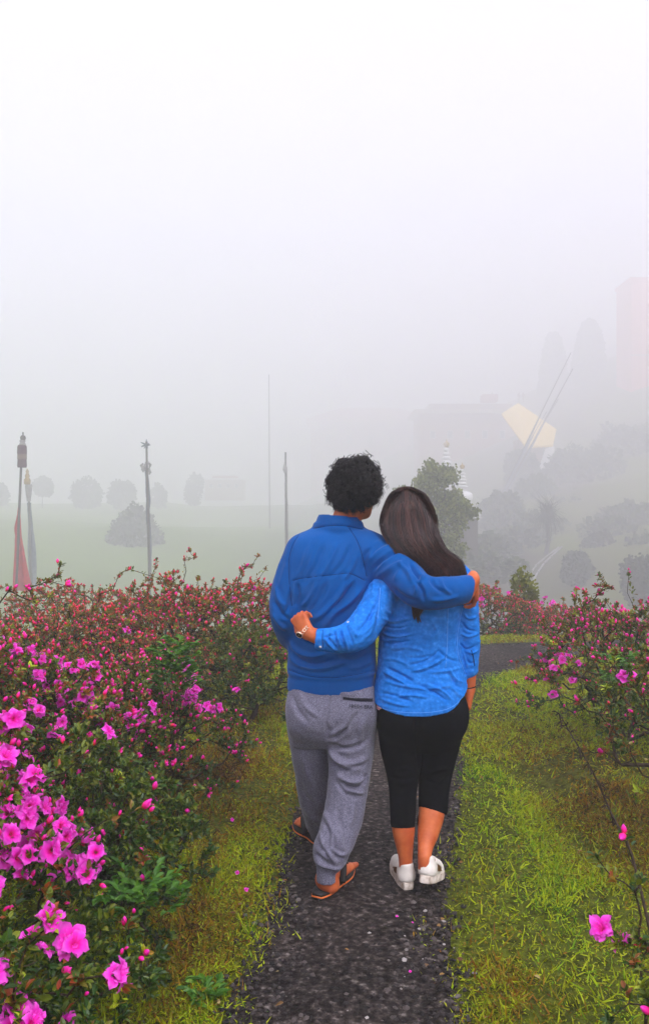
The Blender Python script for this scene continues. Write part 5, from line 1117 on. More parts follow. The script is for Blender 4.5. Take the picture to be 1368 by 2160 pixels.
# stand-up collar: tapered ring leaning with the neck
S.chain([PR4(713, 1113, 3.475, .098), PR4(716, 1098, 3.475, .091), PR4(717, 1070, 3.475, .088)], .012)
cz0 = P(0, 1086, YM)[2]
S.cut(lambda X, Y, Z: np.where(Z < 1.33, (X - P(991, 0, 3.25)[0]) + .25 * (Y - 3.25) - .2 * (Z - 1.22), -1.0), .003)
S.cut(lambda X, Y, Z: Z - (cz0 - .05 * (X - P(716, 0, YM)[0]) - (.02) * (Y - 3.40)), .003)
S.chain([PR4(716, 1125, 3.475, .07), PR4(717, 1098, 3.475, .084), PR4(718, 1060, 3.475, .083)], .004, op='s')
V, Q = S.mesh(); V = relax(V, Q, 3, .5); Nn = normals(V, Q)
ZA = (540, 940, .3801)
V = folds(V, Nn, [
    ([(500, 740), (450, 850), (370, 930), (300, 980)], 9, 7), ([(600, 770), (510, 870), (430, 930), (380, 1010)], 10, 8), ([(555, 745), (480, 850), (400, 915)], 7, -6), ([(620, 860), (560, 940), (500, 1010)], 8, -7), ([(640, 800), (590, 900), (540, 990)], 7, 5),
    ([(310, 520), (270, 640), (215, 760)], 9, 4), ([(380, 530), (330, 660), (260, 780)], 8, -4), ([(460, 520), (410, 640), (330, 760)], 9, 4), ([(530, 540), (480, 650), (400, 740)], 8, -4), ([(560, 600), (530, 680), (470, 760)], 7, 4),
    ([(230, 760), (230, 830), (215, 900)], 7, -5), ([(340, 750), (300, 840), (250, 900)], 7, 5), ([(400, 740), (350, 850), (280, 950)], 8, -5),
    ([(185, 1075), (225, 1140), (310, 1170), (400, 1150)], 7, 6), ([(185, 1120), (240, 1190), (330, 1215), (440, 1180)], 8, -6), ([(180, 1170), (260, 1225), (380, 1235), (520, 1190)], 8, 5), ([(450, 1170), (540, 1190), (640, 1150)], 9, -4), ([(260, 1060), (330, 1090), (350, 1120)], 7, 4), ([(500, 1240), (580, 1225), (650, 1180)], 8, 4),
    ([(640, 700), (690, 640), (760, 595), (810, 580)], 7, -9), ([(620, 650), (680, 590), (760, 550)], 8, 6), ([(640, 560), (600, 620), (600, 700)], 7, -6), ([(650, 740), (730, 690), (810, 640)], 9, 5), ([(690, 520), (640, 570), (620, 640)], 8, 4),
    ([(850, 640), (880, 700), (905, 740), (890, 800)], 6, -9), ([(930, 715), (900, 760), (880, 830)], 6, 7), ([(880, 750), (920, 800), (930, 870)], 6, -6), ([(960, 730), (985, 775), (1040, 820)], 6, -5), ([(1020, 735), (1040, 790), (1090, 830)], 6, 4), ([(780, 640), (840, 700), (870, 770)], 7, 5), ([(960, 860), (1040, 855), (1130, 835)], 7, 4), ([(740, 780), (820, 840), (900, 870)], 8, -4), ([(820, 620), (790, 700), (760, 760)], 8, 3),
    ([(170, 640), (150, 720), (130, 800)], 8, 3), ([(100, 860), (140, 930), (180, 970)], 7, -6), ([(90, 920), (130, 990), (175, 1030)], 7, 5), ([(190, 800), (185, 880), (150, 950)], 7, -5), ([(110, 780), (125, 850), (165, 900)], 7, 4),
    # raglan and yoke seams, collar seam, band seam
    ([(245, 480), (200, 560), (180, 660), (190, 820), (200, 890)], 1.9, -3.2, 0), ([(515, 455), (560, 530), (590, 620), (612, 725)], 1.9, -3.2, 0), ([(205, 748), (260, 735), (440, 715), (520, 710), (602, 748)], 1.8, -3, 0),
    ([(316, 458), (450, 442), (592, 462)], 2.0, -4, 0), ([(180, 1246), (300, 1280), (450, 1286), (660, 1248)], 2.0, -4, 0), ([(200, 750), (185, 860), (190, 930)], 2, -3, 0)], ZA, 2.8, .7)
V = V + Nn * ((fbm(V * [1, 1, .6], 22, 3) - .5) * .0045 + (fbm(V, 9, 2, 4.0) - .5) * .010)[:, None]
sw = mk('sweatshirt', V, Q, fleece, man); sf = Surf(V, Q)
for pts in ([(245, 480), (200, 560), (180, 660), (190, 820), (200, 890)], [(515, 455), (560, 530), (590, 620), (612, 725)], [(205, 748), (260, 735), (440, 715), (520, 710), (602, 748)], [(316, 458), (450, 442), (592, 462)], [(182, 1246), (300, 1280), (450, 1286), (640, 1254)]):
    ribbon_on(sf, np.array(pts) * .3801 + [540, 940], .0013, seam_m, sw, 'seam', .0002)
# joggers
S = SDF((-.34, 3.08, .02), (.44, 4.0, .92), .0042)
S.loft([(P(0, q, YM)[2], P(c, 0, YM)[0], YM + dy, w / FPX * YM, dp) for q, c, w, dp, dy in ((1425, 699, 86, .112, 0), (1450, 699, 90, .122, -.002), (1480, 699, 93, .132, -.008), (1510, 699, 93, .132, -.01), (1545, 700, 90, .115, 0), (1570, 700, 78, .08, .01))], .03, 2.3)
S.ell(P(745, 1500, 3.40), (.090, .085, .10), .05); S.ell(P(655, 1500, 3.405), (.085, .08, .10), .05)
S.chain([PR4(742, 1500, 3.45, .100), PR4(739, 1560, 3.43, .098), PR4(738, 1610, 3.42, .092), PR4(732, 1665, 3.39, .082), PR4(724, 1720, 3.355, .079), PR4(711, 1765, 3.315, .076), PR4(700, 1790, 3.29, .073), PR4(697, 1806, 3.283, .066), PR4(695, 1816, 3.28, .052)], .022)
S.chain([PR4(690, 1822, 3.275, .044), PR4(689, 1842, 3.272, .0405), PR4(689, 1858, 3.272, .040)], .004)
S.chain([PR4(656, 1500, 3.46, .095), PR4(656, 1560, 3.50, .088), PR4(660, 1620, 3.56, .083), PR4(666, 1680, 3.64, .077), PR4(671, 1722, 3.72, .066), PR4(674, 1748, 3.79, .052), PR4(675, 1765, 3.82, .040)], .022)
kz = P(0, 1859, 3.27)[2]
S.cut(lambda X, Y, Z: np.where(Y < 3.45, kz - Z, -1.0) + 0 * X, 0)
V, Q = S.mesh(); V = relax(V, Q, 3, .5); Nn = normals(V, Q); ZB = (560, 1420, .3509)
V = folds(V, Nn, [
    ([(375, 395), (430, 380), (470, 350), (500, 318)], 5, -6), ([(385, 370), (430, 345), (480, 310)], 6, 4), ([(368, 430), (430, 520), (500, 570), (580, 575)], 9, 8), ([(380, 420), (460, 450), (540, 440), (610, 400)], 7, -8), ([(390, 480), (460, 530), (540, 540), (620, 500)], 8, 6), ([(400, 540), (480, 580), (560, 560)], 8, -5),
    ([(420, 600), (480, 650), (560, 650), (600, 610)], 8, 7), ([(450, 640), (500, 680), (570, 690)], 6, -8), ([(420, 650), (460, 700), (480, 740)], 6, -4), ([(560, 660), (590, 650), (600, 600)], 6, -6), ([(480, 700), (560, 720), (590, 700)], 7, 5),
    ([(390, 100), (385, 200), (368, 300), (365, 390)], 4, -3), ([(360, 290), (380, 350), (368, 420)], 6, -3), ([(200, 100), (240, 200), (330, 270)], 9, 4), ([(160, 120), (190, 220), (260, 300)], 8, -4), ([(430, 110), (500, 130), (560, 110)], 8, 3), ([(560, 230), (520, 290), (500, 340)], 8, -4), ([(600, 260), (570, 340), (580, 430)], 8, 4),
    ([(330, 950), (350, 1030), (400, 1110), (430, 1160)], 7, 7), ([(370, 900), (380, 1000), (350, 1090)], 7, -7), ([(450, 950), (460, 1040), (500, 1130)], 7, 5), ([(400, 960), (420, 1050), (420, 1130)], 6, -6), ([(300, 1080), (340, 1120), (380, 1150)], 6, -7), ([(470, 1060), (490, 1110), (480, 1150)], 6, -5), ([(380, 1040), (440, 1090), (500, 1080)], 6, 5), ([(290, 1120), (330, 1145), (420, 1175), (470, 1165)], 5, 5), ([(350, 820), (380, 900), (400, 960)], 8, 4), ([(430, 800), (440, 880), (480, 960)], 9, -4), ([(520, 780), (520, 860), (500, 930)], 9, 4),
    ([(220, 500), (250, 600), (300, 700)], 9, 4), ([(200, 640), (240, 740), (300, 800)], 9, -4), ([(230, 800), (280, 870), (330, 900)], 8, 5), ([(240, 860), (290, 920), (340, 950)], 6, -5),
    ([(465, 140), (560, 152), (650, 152)], 2.2, -1, 0)], ZB, 2.7, .72)
V = V + Nn * ((fbm(V * [1, 1, .5], 14, 3) - .5) * .012 + (fbm(V, 40, 2) - .5) * .003)[:, None]
tr = mk('joggers', V, Q, sweat, man); sf = Surf(V, Q)
darkt = mat('dark_trim', [(0, (.010, .010, .016)), (1, (.016, .016, .022))], rough=.9, spec=.1)
q = [sf.at(*(np.array(p) * .3509 + [560, 1420]), .0035)[0] for p in [(466, 140), (520, 147), (580, 152), (640, 154)]]; q2 = [sf.at(*(np.array(p) * .3509 + [560, 1420]), .0035)[0] for p in [(464, 158), (520, 166), (580, 171), (640, 172)]]
A_ = catmull(q, 6); B_ = catmull(q2, 6); nA = len(A_); Vp = np.concatenate([A_, B_, A_ + [0, .006, 0], B_ + [0, .006, 0]]); i = np.arange(nA - 1)
mk('pocket', Vp, np.vstack([np.stack([i, i + nA, i + nA + 1, i + 1], -1), np.stack([i + 2 * nA, i + 1 + 2 * nA, i + 1 + 3 * nA, i + 3 * nA], -1)]), darkt, tr)
text_on('FRESH BRA', 735, 1494, 9.2, sf, darkt, tr, 'print', .03)
# sandals
rub = mat('dark_rubber', [(.3, (.006, .005, .005)), (.7, (.012, .010, .010))], scale=30, rough=.6, spec=.4, bumps=[(90, .002)]); orange_ = mat('orange_sole_stripe', [(0, (.75, .16, .03)), (1, (.80, .20, .04))], rough=.6); tan_ = mat('grey_sole_stripe', [(0, (.20, .16, .14)), (1, (.26, .21, .19))], rough=.7)
def sandal(heel, d, label=None, lift=0.0, side=1):
    d = nrm([d[0], d[1], 0]); sd = np.array([d[1], -d[0], 0]) * side; o = np.array([heel[0], heel[1], 0.0]) - d * .062; o[2] = G(o[0], o[1]) + .009 + lift
    L = .315; n = 26; us = np.linspace(0, 1, n); wl = .049 * np.sin(np.pi * np.clip(us * .93 + .04, 0, 1)) ** .42 * (1 - .15 * np.exp(-((us - .42) / .16) ** 2)) + .006 * np.exp(-((us - .75) / .2) ** 2); wr = wl * (1 - .10 * np.exp(-((us - .45) / .15) ** 2))
    prt = None; layers = [('sole', 0, .010, rub), ('sole_stripe', .0102, .0165, orange_), ('footbed', .0167, .026, rub)]
    root = empty('sandal', (0, 0, 0)); root.parent = man; root.location = -man.location + man.location * 0
    # child of the man: place at world origin
    root.location = (-man.location[0], -man.location[1], -man.location[2])
    if label: root['label'] = label
    rise = lambda u: .010 * np.clip((u - .72) / .28, 0, 1) ** 2 + .004 * np.clip((.2 - u) / .2, 0, 1)
    for nm, z0, z1, m in layers:
        gw = .0015 if nm == 'sole_stripe' else 0; Lf = np.stack([o + d * (u * L) + sd * (w + gw) + [0, 0, z0 + rise(u)] for u, w in zip(us, wl)]); Rf = np.stack([o + d * (u * L) - sd * (w + gw) + [0, 0, z0 + rise(u)] for u, w in zip(us, wr)])
        up = np.array([0, 0, z1 - z0]); V = np.concatenate([Lf, Rf, Lf + up, Rf + up]); i = np.arange(n - 1)
        F = np.vstack([np.stack([i, i + n, i + n + 1, i + 1], -1), np.stack([i + 2 * n, i + 2 * n + 1, i + 3 * n + 1, i + 3 * n], -1), np.stack([i, i + 1, i + 1 + 2 * n, i + 2 * n], -1), np.stack([i + n, i + 3 * n, i + 3 * n + 1, i + n + 1], -1), [[0, 2 * n, 3 * n, n]], [[n - 1, 2 * n - 1, 4 * n - 1, 3 * n - 1]]])
        mk(nm, V, F, m, root, True)
    for s_ in (-1, 1):
        a = o + d * .135 + sd * .046 * s_ + [0, 0, .028]; b = o + d * .155 + sd * .043 * s_ + [0, 0, .075]; c = o + d * .19 + sd * .024 * s_ + [0, 0, .098]; e = o + d * .245 + sd * .012 + [0, 0, .055]
        g = Geo(); g.tube(catmull([a, b, c, e], 5), .015, 8, squash=.45); g.build('strap', [rub], root)
    return root
sandal(hR, dR, 'rear sandal with an orange stripe round the sole'); sandal(hL, dL, 'front sandal seen past the joggers')

# ================================================================== THE WOMAN
YW = 3.42
wom = empty('person', (P(885, 0, YW)[0], YW, 0.0), label='woman with long dark brown hair in a denim shirt, black capri trousers and white sneakers', cat='person')
turnw = np.array((Matrix.Rotation(math.radians(-4), 3, 'Z') @ Matrix.Rotation(math.radians(4), 3, 'X') @ Matrix.Rotation(math.radians(-6), 3, 'Y')))
WH = P(860, 1096, 3.43)
wr = P(652, 1338, 3.255); wr2 = P(990, 1452, 3.435)
S = SDF((-.17, 3.05, -.01), (.66, 3.80, 1.66), .0036)
S.loft([(P(0, q, YW)[2], P(c, 0, YW)[0], YW + dy, w / FPX * YW, dp) for q, c, w, dp, dy in ((1185, 888, 40, .05, .0), (1210, 888, 76, .075, 0), (1260, 885, 80, .09, 0), (1350, 882, 76, .085, 0), (1450, 884, 84, .10, -.005), (1520, 888, 88, .11, -.01), (1560, 886, 70, .09, 0))], .03)
S.chain([PR4(884, 1200, 3.42, .052), PR4(874, 1160, 3.42, .048), PR4(864, 1120, 3.43, .046)], .03)
head(S, WH, turnw, .96, male=False)
S.chain([PR4(815, 1222, 3.38, .042), PR4(790, 1280, 3.31, .038), PR4(748, 1345, 3.24, .034), PR4(700, 1350, 3.23, .034), PR4(668, 1342, 3.245, .030), [*wr, .024]], .02)
S.chain([PR4(966, 1222, 3.42, .042), PR4(982, 1290, 3.42, .037), PR4(987, 1350, 3.42, .035), PR4(988, 1400, 3.425, .032), [*wr2, .0225]], .02)
hand(S, wr + [-.004, -.004, .004], (-.50, .40, .76), (.55, .85, .05), .066, (1.1, 1.15, 1.2, 1.25), .95, thumb=1, tcurl=.6, spread=.0, a0=.75)
hand(S, wr2 + [0, 0, -.005], (-.10, .10, -1), (-1, .15, .05), .064, .35, .93, thumb=1, tcurl=.3)
S.chain([PR4(842, 1530, 3.42, .085), PR4(848, 1640, 3.40, .055), PR4(849, 1700, 3.38, .050), PR4(850, 1750, 3.37, .0455), PR4(853, 1785, 3.365, .035), PR4(855, 1815, 3.36, .028), PR4(856, 1842, 3.36, .029)], .02)
S.chain([PR4(928, 1530, 3.42, .085), PR4(916, 1640, 3.44, .054), PR4(912, 1690, 3.415, .051), PR4(909, 1718, 3.395, .0525), PR4(903, 1755, 3.36, .043), PR4(897, 1785, 3.32, .031), PR4(895, 1808, 3.29, .027), PR4(896, 1832, 3.285, .028)], .02)
V, Q = S.mesh(); V = relax(V, Q, 2, .5); mk('body', V, Q, skin_dark if False else skin, wom); del S

# denim shirt
S = SDF((-.10, 3.06, .66), (.68, 3.66, 1.42), .0036)
tw_ = [(1178, 900, 44, .055, .0), (1190, 897, 66, .072, .0), (1205, 893, 86, .088, 0), (1225, 888, 92, .104, 0), (1260, 885, 90, .116, -.004), (1300, 883, 88, .118, -.004), (1350, 884, 86, .112, 0), (1400, 885, 90, .118, -.004), (1440, 886, 96, .130, -.010), (1475, 886, 101, .140, -.014), (1515, 886, 103, .142, -.014)]
S.loft([(P(0, q, YW)[2], P(c, 0, YW)[0], YW + dy, w / FPX * YW, dp) for q, c, w, dp, dy in tw_], .02, 2.3)
S.chain([PR4(826, 1222, 3.385, .066), PR4(806, 1255, 3.345, .068), PR4(782, 1300, 3.29, .066), PR4(755, 1335, 3.235, .066), PR4(722, 1348, 3.215, .056), PR4(695, 1350, 3.215, .047), PR4(678, 1349, 3.225, .044)], .022)
S.chain([PR4(950, 1208, 3.415, .060), PR4(969, 1228, 3.415, .062), PR4(979, 1262, 3.415, .056), PR4(985, 1310, 3.415, .048), PR4(989, 1360, 3.42, .045), PR4(989, 1398, 3.422, .039), PR4(988, 1412, 3.424, .037)], .018)
hx, hz = zc([(740, 1460), (775, 1478), (790, 1490), (808, 1499), (830, 1505), (860, 1508), (900, 1508), (940, 1502), (962, 1491), (978, 1474), (990, 1462), (1040, 1455)], 3.30)
S.cut(lambda X, Y, Z: np.where((X > hx[0] - .01) & (Z < hz.max() + .02), np.interp(X.ravel(), hx, hz)[:, None, None] - Z - .0 * Y, -1.0), 0)
# cuffs' open ends
S.cut(lambda X, Y, Z: np.where(X < P(664.5, 0, 3.22)[0] + .05, P(664.5, 0, 3.22)[0] + (Z - P(0, 1350, 3.22)[2]) * .12 - X + 0 * Y, -1.0), 0)
V, Q = S.mesh(); V = relax(V, Q, 2, .5); Nn = normals(V, Q); ZE = (590, 1260, .1535)
V = folds(V, Nn, [
    ([(690, 955), (760, 975), (860, 955)], 5, 5), ([(690, 1035), (770, 1060), (870, 1045)], 5, 6), ([(700, 1000), (780, 1015), (850, 1000)], 4, -4), ([(700, 1095), (760, 1100), (860, 1080)], 5, -5), ([(690, 1075), (730, 1080), (800, 1075)], 4, 4), ([(860, 1255), (960, 1225), (1060, 1165)], 6, 6), ([(850, 1220), (950, 1190), (1020, 1130)], 5, -5),
    ([(720, 1230), (800, 1270), (880, 1315)], 6, -6), ([(700, 1250), (770, 1290), (850, 1335)], 6, 6), ([(700, 1300), (800, 1330), (960, 1350), (1100, 1325)], 6, 5), ([(760, 1400), (850, 1385), (960, 1400)], 5, 5), ([(900, 1330), (990, 1370), (1060, 1420)], 5, -6), ([(930, 1320), (1030, 1360), (1090, 1420)], 5, 5), ([(690, 1370), (790, 1395), (880, 1430)], 6, -4), ([(680, 1400), (760, 1430), (860, 1450)], 6, 4),
    ([(1080, 1270), (1110, 1330), (1150, 1350)], 6, -5), ([(1060, 1230), (1100, 1290), (1150, 1320)], 6, 5), ([(740, 1130), (830, 1120), (940, 1140)], 6, 3), ([(1000, 1130), (1060, 1180), (1120, 1200)], 6, -4), ([(960, 960), (1000, 1020), (960, 1100)], 8, 3), ([(700, 880), (720, 920), (760, 940)], 5, 3),
    ([(960, 1260), (1060, 1250), (1140, 1230)], 5, 3), ([(820, 1170), (900, 1180), (990, 1160)], 6, -3), ([(700, 1180), (780, 1190), (850, 1220)], 6, 3), ([(1070, 1330), (1120, 1380), (1150, 1400)], 5, 3),
    ([(685, 780), (680, 860), (672, 960), (668, 1060)], 2.2, -5, 0), ([(1150, 870), (1130, 960), (1115, 1060), (1120, 1160), (1160, 1270)], 2.4, -6, 0), ([(1062, 900), (1058, 1100), (1050, 1230)], 1.8, 2.2, 0),
    ([(1150, 930), (1180, 960), (1225, 950)], 4, 5), ([(1140, 980), (1170, 1020), (1220, 1030)], 4, -5), ([(1130, 1040), (1180, 1060), (1235, 1040)], 4, 5), ([(1125, 1090), (1165, 1130), (1220, 1110)], 4, -5), ([(1160, 1140), (1200, 1150), (1235, 1130)], 4, 4), ([(1160, 1180), (1190, 1210), (1225, 1190)], 4, -4), ([(1140, 1130), (1160, 1190), (1175, 1240)], 4, 4),
    ([(650, 740), (640, 830), (560, 930), (540, 1000)], 5, 6), ([(620, 750), (600, 830), (555, 890)], 5, -6), ([(670, 760), (670, 870), (610, 980), (560, 1040)], 6, -6), ([(660, 900), (640, 990), (580, 1060)], 6, 5), ([(590, 800), (560, 870), (520, 940)], 5, 4)], ZA, 2.2, .6)
V = folds(V, Nn, [
    ([(780, 450), (800, 560), (830, 690)], 3.4, 6), ([(740, 460), (760, 560), (790, 690)], 3, -6), ([(830, 440), (850, 560), (880, 700)], 3, -7), ([(870, 440), (900, 590), (940, 740)], 3.6, 7), ([(900, 380), (960, 520), (1000, 660)], 4, -6), ([(920, 360), (1010, 450), (1060, 560)], 4.5, 6),
    ([(600, 560), (680, 640), (760, 750)], 3.6, 5), ([(640, 540), (720, 620), (800, 740)], 3.2, -5), ([(610, 560), (670, 530), (740, 520)], 3, -6), ([(620, 640), (700, 720), (780, 760)], 3, -4), ([(700, 460), (700, 560), (720, 640)], 3, 4), ([(1100, 120), (1060, 240), (960, 330)], 5, 4), ([(1250, 200), (1200, 420), (1100, 560)], 6, -5), ([(1300, 250), (1260, 430), (1150, 600)], 6, 5),
    ([(590, 440), (580, 560), (590, 700)], 1.6, -4, 0), ([(960, 250), (900, 320), (890, 370)], 4, 5)], ZE)
q_ = V * [1, 1, 2.2]
rid = 1 - np.abs(fbm(q_, 13, 3, 2.0) - .5) * 2
V = V + Nn * ((rid - .8) * .0045 + (fbm(V * [1, 1, 1.6], 40, 3) - .5) * .0035)[:, None]
sh = mk('denim_shirt', V, Q, denim, wom); sf = Surf(V, Q)
ridge = lambda pts, Z: np.array(pts) * Z[2] + [Z[0], Z[1]]
for pts in ([(1150, 880), (1130, 960), (1115, 1060), (1120, 1160), (1160, 1270)], [(688, 790), (683, 860), (675, 960)], [(1062, 905), (1058, 1100), (1050, 1230)]): ribbon_on(sf, ridge(pts, ZA), .0011, thread, sh, 'seam', .0004)
ribbon_on(sf, [(786, 1482), (806, 1494), (830, 1500), (860, 1503), (900, 1503), (938, 1497), (960, 1486), (975, 1470)], .0010, thread, sh, 'hem_stitching', .0003, n=8)
ribbon_on(sf, ridge([(590, 450), (582, 560), (590, 690)], ZE), .0012, seam_m, sh, 'cuff_stitching', .0003)
pearl = mat('pearl_snap', [(0, (.65, .62, .55)), (1, (.75, .72, .66))], rough=.25, spec=.6)
for pz in ((558, 680), (936, 342)):
    h = sf.at(*(np.array(pz) * .1535 + [590, 1260]), .001); R = frames(h[1][None])[0]; g = Geo(); pr = np.array([(.0001, .0028), (.003, .0024), (.0048, .0012), (.005, 0)])
    th = np.arange(10) / 10 * 6.283; Vv = (pr[:, None, 0] * np.cos(th))[..., None] * R[:, 0] + (pr[:, None, 0] * np.sin(th))[..., None] * R[:, 2] + np.repeat(pr[:, None, 1], 10, 1)[..., None] * R[:, 1] + h[0]
    i = np.arange(3)[:, None] * 10; j = np.arange(10)[None]; g.add(Vv.reshape(-1, 3), np.stack([i + j, i + (j + 1) % 10, i + 10 + (j + 1) % 10, i + 10 + j], -1).reshape(-1, 4)[:, ::-1]); g.build('snap', [pearl], sh)
# cuff placket opening on the right sleeve: dark slit
ribbon_on(sf, [(993, 1371), (997, 1385), (1000, 1405)], .0026, seam_m, sh, 'cuff_slit', -.0006)
# collar lying under the hair
S = SDF(P(905, 1200, 3.42) - .16, P(905, 1200, 3.42) + .16, .004)
S.chain([PR4(868, 1196, 3.42, .030), PR4(890, 1184, 3.37, .030), PR4(925, 1182, 3.36, .026), PR4(945, 1192, 3.39, .020)], .0)
V, Q = S.mesh(); V = relax(V, Q, 2); mk('shirt_collar', V, Q, denim, wom)
# striped undershirt
S = SDF((.10, 3.20, .62), (.62, 3.62, .86), .004)
S.loft([(P(0, q, YW)[2], P(c, 0, YW)[0], YW + dy, w / FPX * YW, dp) for q, c, w, dp, dy in ((1440, 887, 88, .116, -.010), (1475, 887, 96, .130, -.014), (1525, 887, 99.5, .136, -.014))], .0, 2.3)
hx2, hz2 = zc([(760, 1482), (785, 1496), (800, 1505), (818, 1510), (845, 1511), (862, 1508), (880, 1500), (900, 1490), (1040, 1440)], 3.31)
S.cut(lambda X, Y, Z: np.interp(X.ravel(), hx2, hz2)[:, None, None] - Z + 0 * Y, 0)
V, Q = S.mesh(); V = relax(V, Q, 2); mk('undershirt', V, Q, stripe, wom)
# black capri trousers
S = SDF((.10, 3.16, .22), (.64, 3.66, .86), .0042)
S.loft([(P(0, q, YW)[2], P(c, 0, YW)[0], YW + dy, w / FPX * YW, dp) for q, c, w, dp, dy in ((1450, 886, 88, .112, -.006), (1490, 888, 95, .126, -.012), (1520, 888, 94, .130, -.014), (1550, 887, 86, .115, -.006), (1580, 886, 70, .08, 0))], .02, 2.25)
S.ell(P(850, 1510, 3.37), (.085, .09, .09), .05); S.ell(P(930, 1510, 3.37), (.09, .09, .09), .05)
S.chain([PR4(842, 1520, 3.42, .093), PR4(845, 1570, 3.42, .088), PR4(849, 1620, 3.41, .072), PR4(849, 1665, 3.395, .0575), PR4(849, 1710, 3.38, .053), PR4(849, 1745, 3.37, .0495), PR4(849, 1775, 3.365, .047)], .008)
S.chain([PR4(931, 1520, 3.42, .096), PR4(925, 1570, 3.43, .085), PR4(918, 1620, 3.445, .073), PR4(915, 1660, 3.435, .0645), PR4(913, 1695, 3.415, .0615), PR4(910, 1725, 3.395, .0585), PR4(908, 1750, 3.38, .056)], .008)
zL = P(0, 1746, 3.33)[2]; zR0 = P(0, 1700, 3.34)[2]; xm = P(882, 0, 3.38)[0]
S.cut(lambda X, Y, Z: np.where(X < xm, zL - Z - .25 * (Y - 3.32), zR0 - Z - .30 * np.clip(X - P(886, 0, 3.35)[0], 0, 1) - .42 * (Y - 3.34)), 0)
V, Q = S.mesh(); V = relax(V, Q, 3, .5); Nn = normals(V, Q)
V = folds(V, Nn, [([(760, 590), (850, 570), (930, 600)], 5, 3), ([(740, 620), (830, 640), (900, 620)], 5, -3), ([(940, 610), (1010, 590), (1100, 570)], 5, 3), ([(950, 640), (1030, 660), (1110, 600)], 5, -3), ([(800, 680), (860, 660), (920, 640)], 5, 3), ([(900, 400), (915, 520), (930, 620)], 4, -6), ([(890, 260), (900, 340), (905, 420)], 5, -4), ([(760, 900), (830, 930), (900, 910)], 2.0, -1.5, 0), ([(920, 800), (1000, 800), (1075, 840)], 2.0, -1.5, 0)], ZB)
mk('capri_trousers', V, Q, blackc, wom)
# hair: a shell that hangs over the back, then strands laid on it
S = SDF((.12, 3.18, .98), (.74, 3.62, 1.66), .0045)
A = lambda x, y, h: WH + turnw @ np.array([x, y, h])
S.ell(A(0, -.012, .012), (.088, .104, .104), .0, turnw); S.ell(A(0, -.03, -.05), (.090, .086, .09), .035, turnw)
S.ell(A(0, .115, -.03), (.062, .075, .085), .01, turnw, 's')
S.chain([PR4(850, 1110, 3.38, .075), PR4(862, 1140, 3.34, .070), PR4(882, 1165, 3.32, .066), PR4(900, 1188, 3.318, .046), PR4(912, 1208, 3.325, .034)], .03, sy=.75)
S.chain([PR4(890, 1110, 3.39, .050), PR4(902, 1145, 3.35, .038), PR4(916, 1170, 3.345, .030), PR4(928, 1186, 3.345, .020)], .02)
S.chain([PR4(830, 1110, 3.38, .045), PR4(836, 1140, 3.35, .036), PR4(856, 1172, 3.33, .034), PR4(880, 1200, 3.32, .030)], .02)
V, Q = S.mesh(); V = relax(V, Q, 3); Nn = normals(V, Q); V = V - Nn * .008; hw = mk('hair', V, Q, hair_w, wom); sfh = Surf(V, Q)
lp = catmull([(848, 1029), (825, 1044), (807, 1085), (805, 1115), (822, 1145), (845, 1178), (868, 1215)], 6); rp = catmull([(862, 1028), (893, 1043), (913, 1084), (919, 1120), (936, 1158), (965, 1183), (978, 1214)], 6)
mp = catmull([(856, 1027), (856, 1060), (858, 1100), (868, 1140), (892, 1175), (915, 1200), (925, 1220)], 6)
rng = np.random.default_rng(4); ns = 7000; K = 26; out_ = []; tl = np.linspace(0, 1, len(lp))
ncl = 420; cu_ = np.clip(rng.beta(.9, .9, ncl), 0, 1) * 2 - 1; cw = rng.uniform(.004, .012, ncl); chead = rng.uniform(0, .35, ncl) * (rng.random(ncl) < .6); cph = rng.uniform(0, 6.3, ncl); clen = rng.uniform(.80, 1.03, ncl); cdep = rng.uniform(0, .011, ncl)
for c in range(ncl):
    u = cu_[c]; side = rp if u > 0 else lp; au = abs(u) ** .85; ts = np.linspace(chead[c], clen[c], K); base = np.stack([np.interp(ts, tl, mp[:, k] * (1 - au) + side[:, k] * au) for k in range(2)], -1)
    base[:, 0] += 5.0 * np.sin(ts * 9 + cph[c]) * ts ** 2.5 + rng.normal(0, 2.0); P3 = []; last = None
    for (a, b) in base:
        h = sfh.at(a, b, .0005)
        if h is None:
            h2 = None
            for dx in (2, -2, 4, -4, 7, -7, 11, -11):
                h2 = sfh.at(a + dx, b, 0)
                if h2: break
            p = P(a, b, (h2[0][1] + .01) if h2 else (last[1] if last is not None else 3.36))
        else: p = h[0]
        P3.append(p); last = p
    P3 = np.array(P3); P3[:, 1] = np.convolve(np.pad(P3[:, 1], 2, 'edge'), np.ones(5) / 5, 'valid'); P3[:, 1] -= .002 + cdep[c]
    m = ns // ncl; off = rng.normal(0, 1, (m, 3)) * [cw[c] * .5, .0018, .001]; cone = (1.0 - .45 * np.linspace(0, 1, K))[None, :, None]
    out_.append(P3[None] + off[:, None] * cone + rng.normal(0, .004, (m, 1, 3)) * np.linspace(0, 1, K)[None, :, None] ** 1.5)
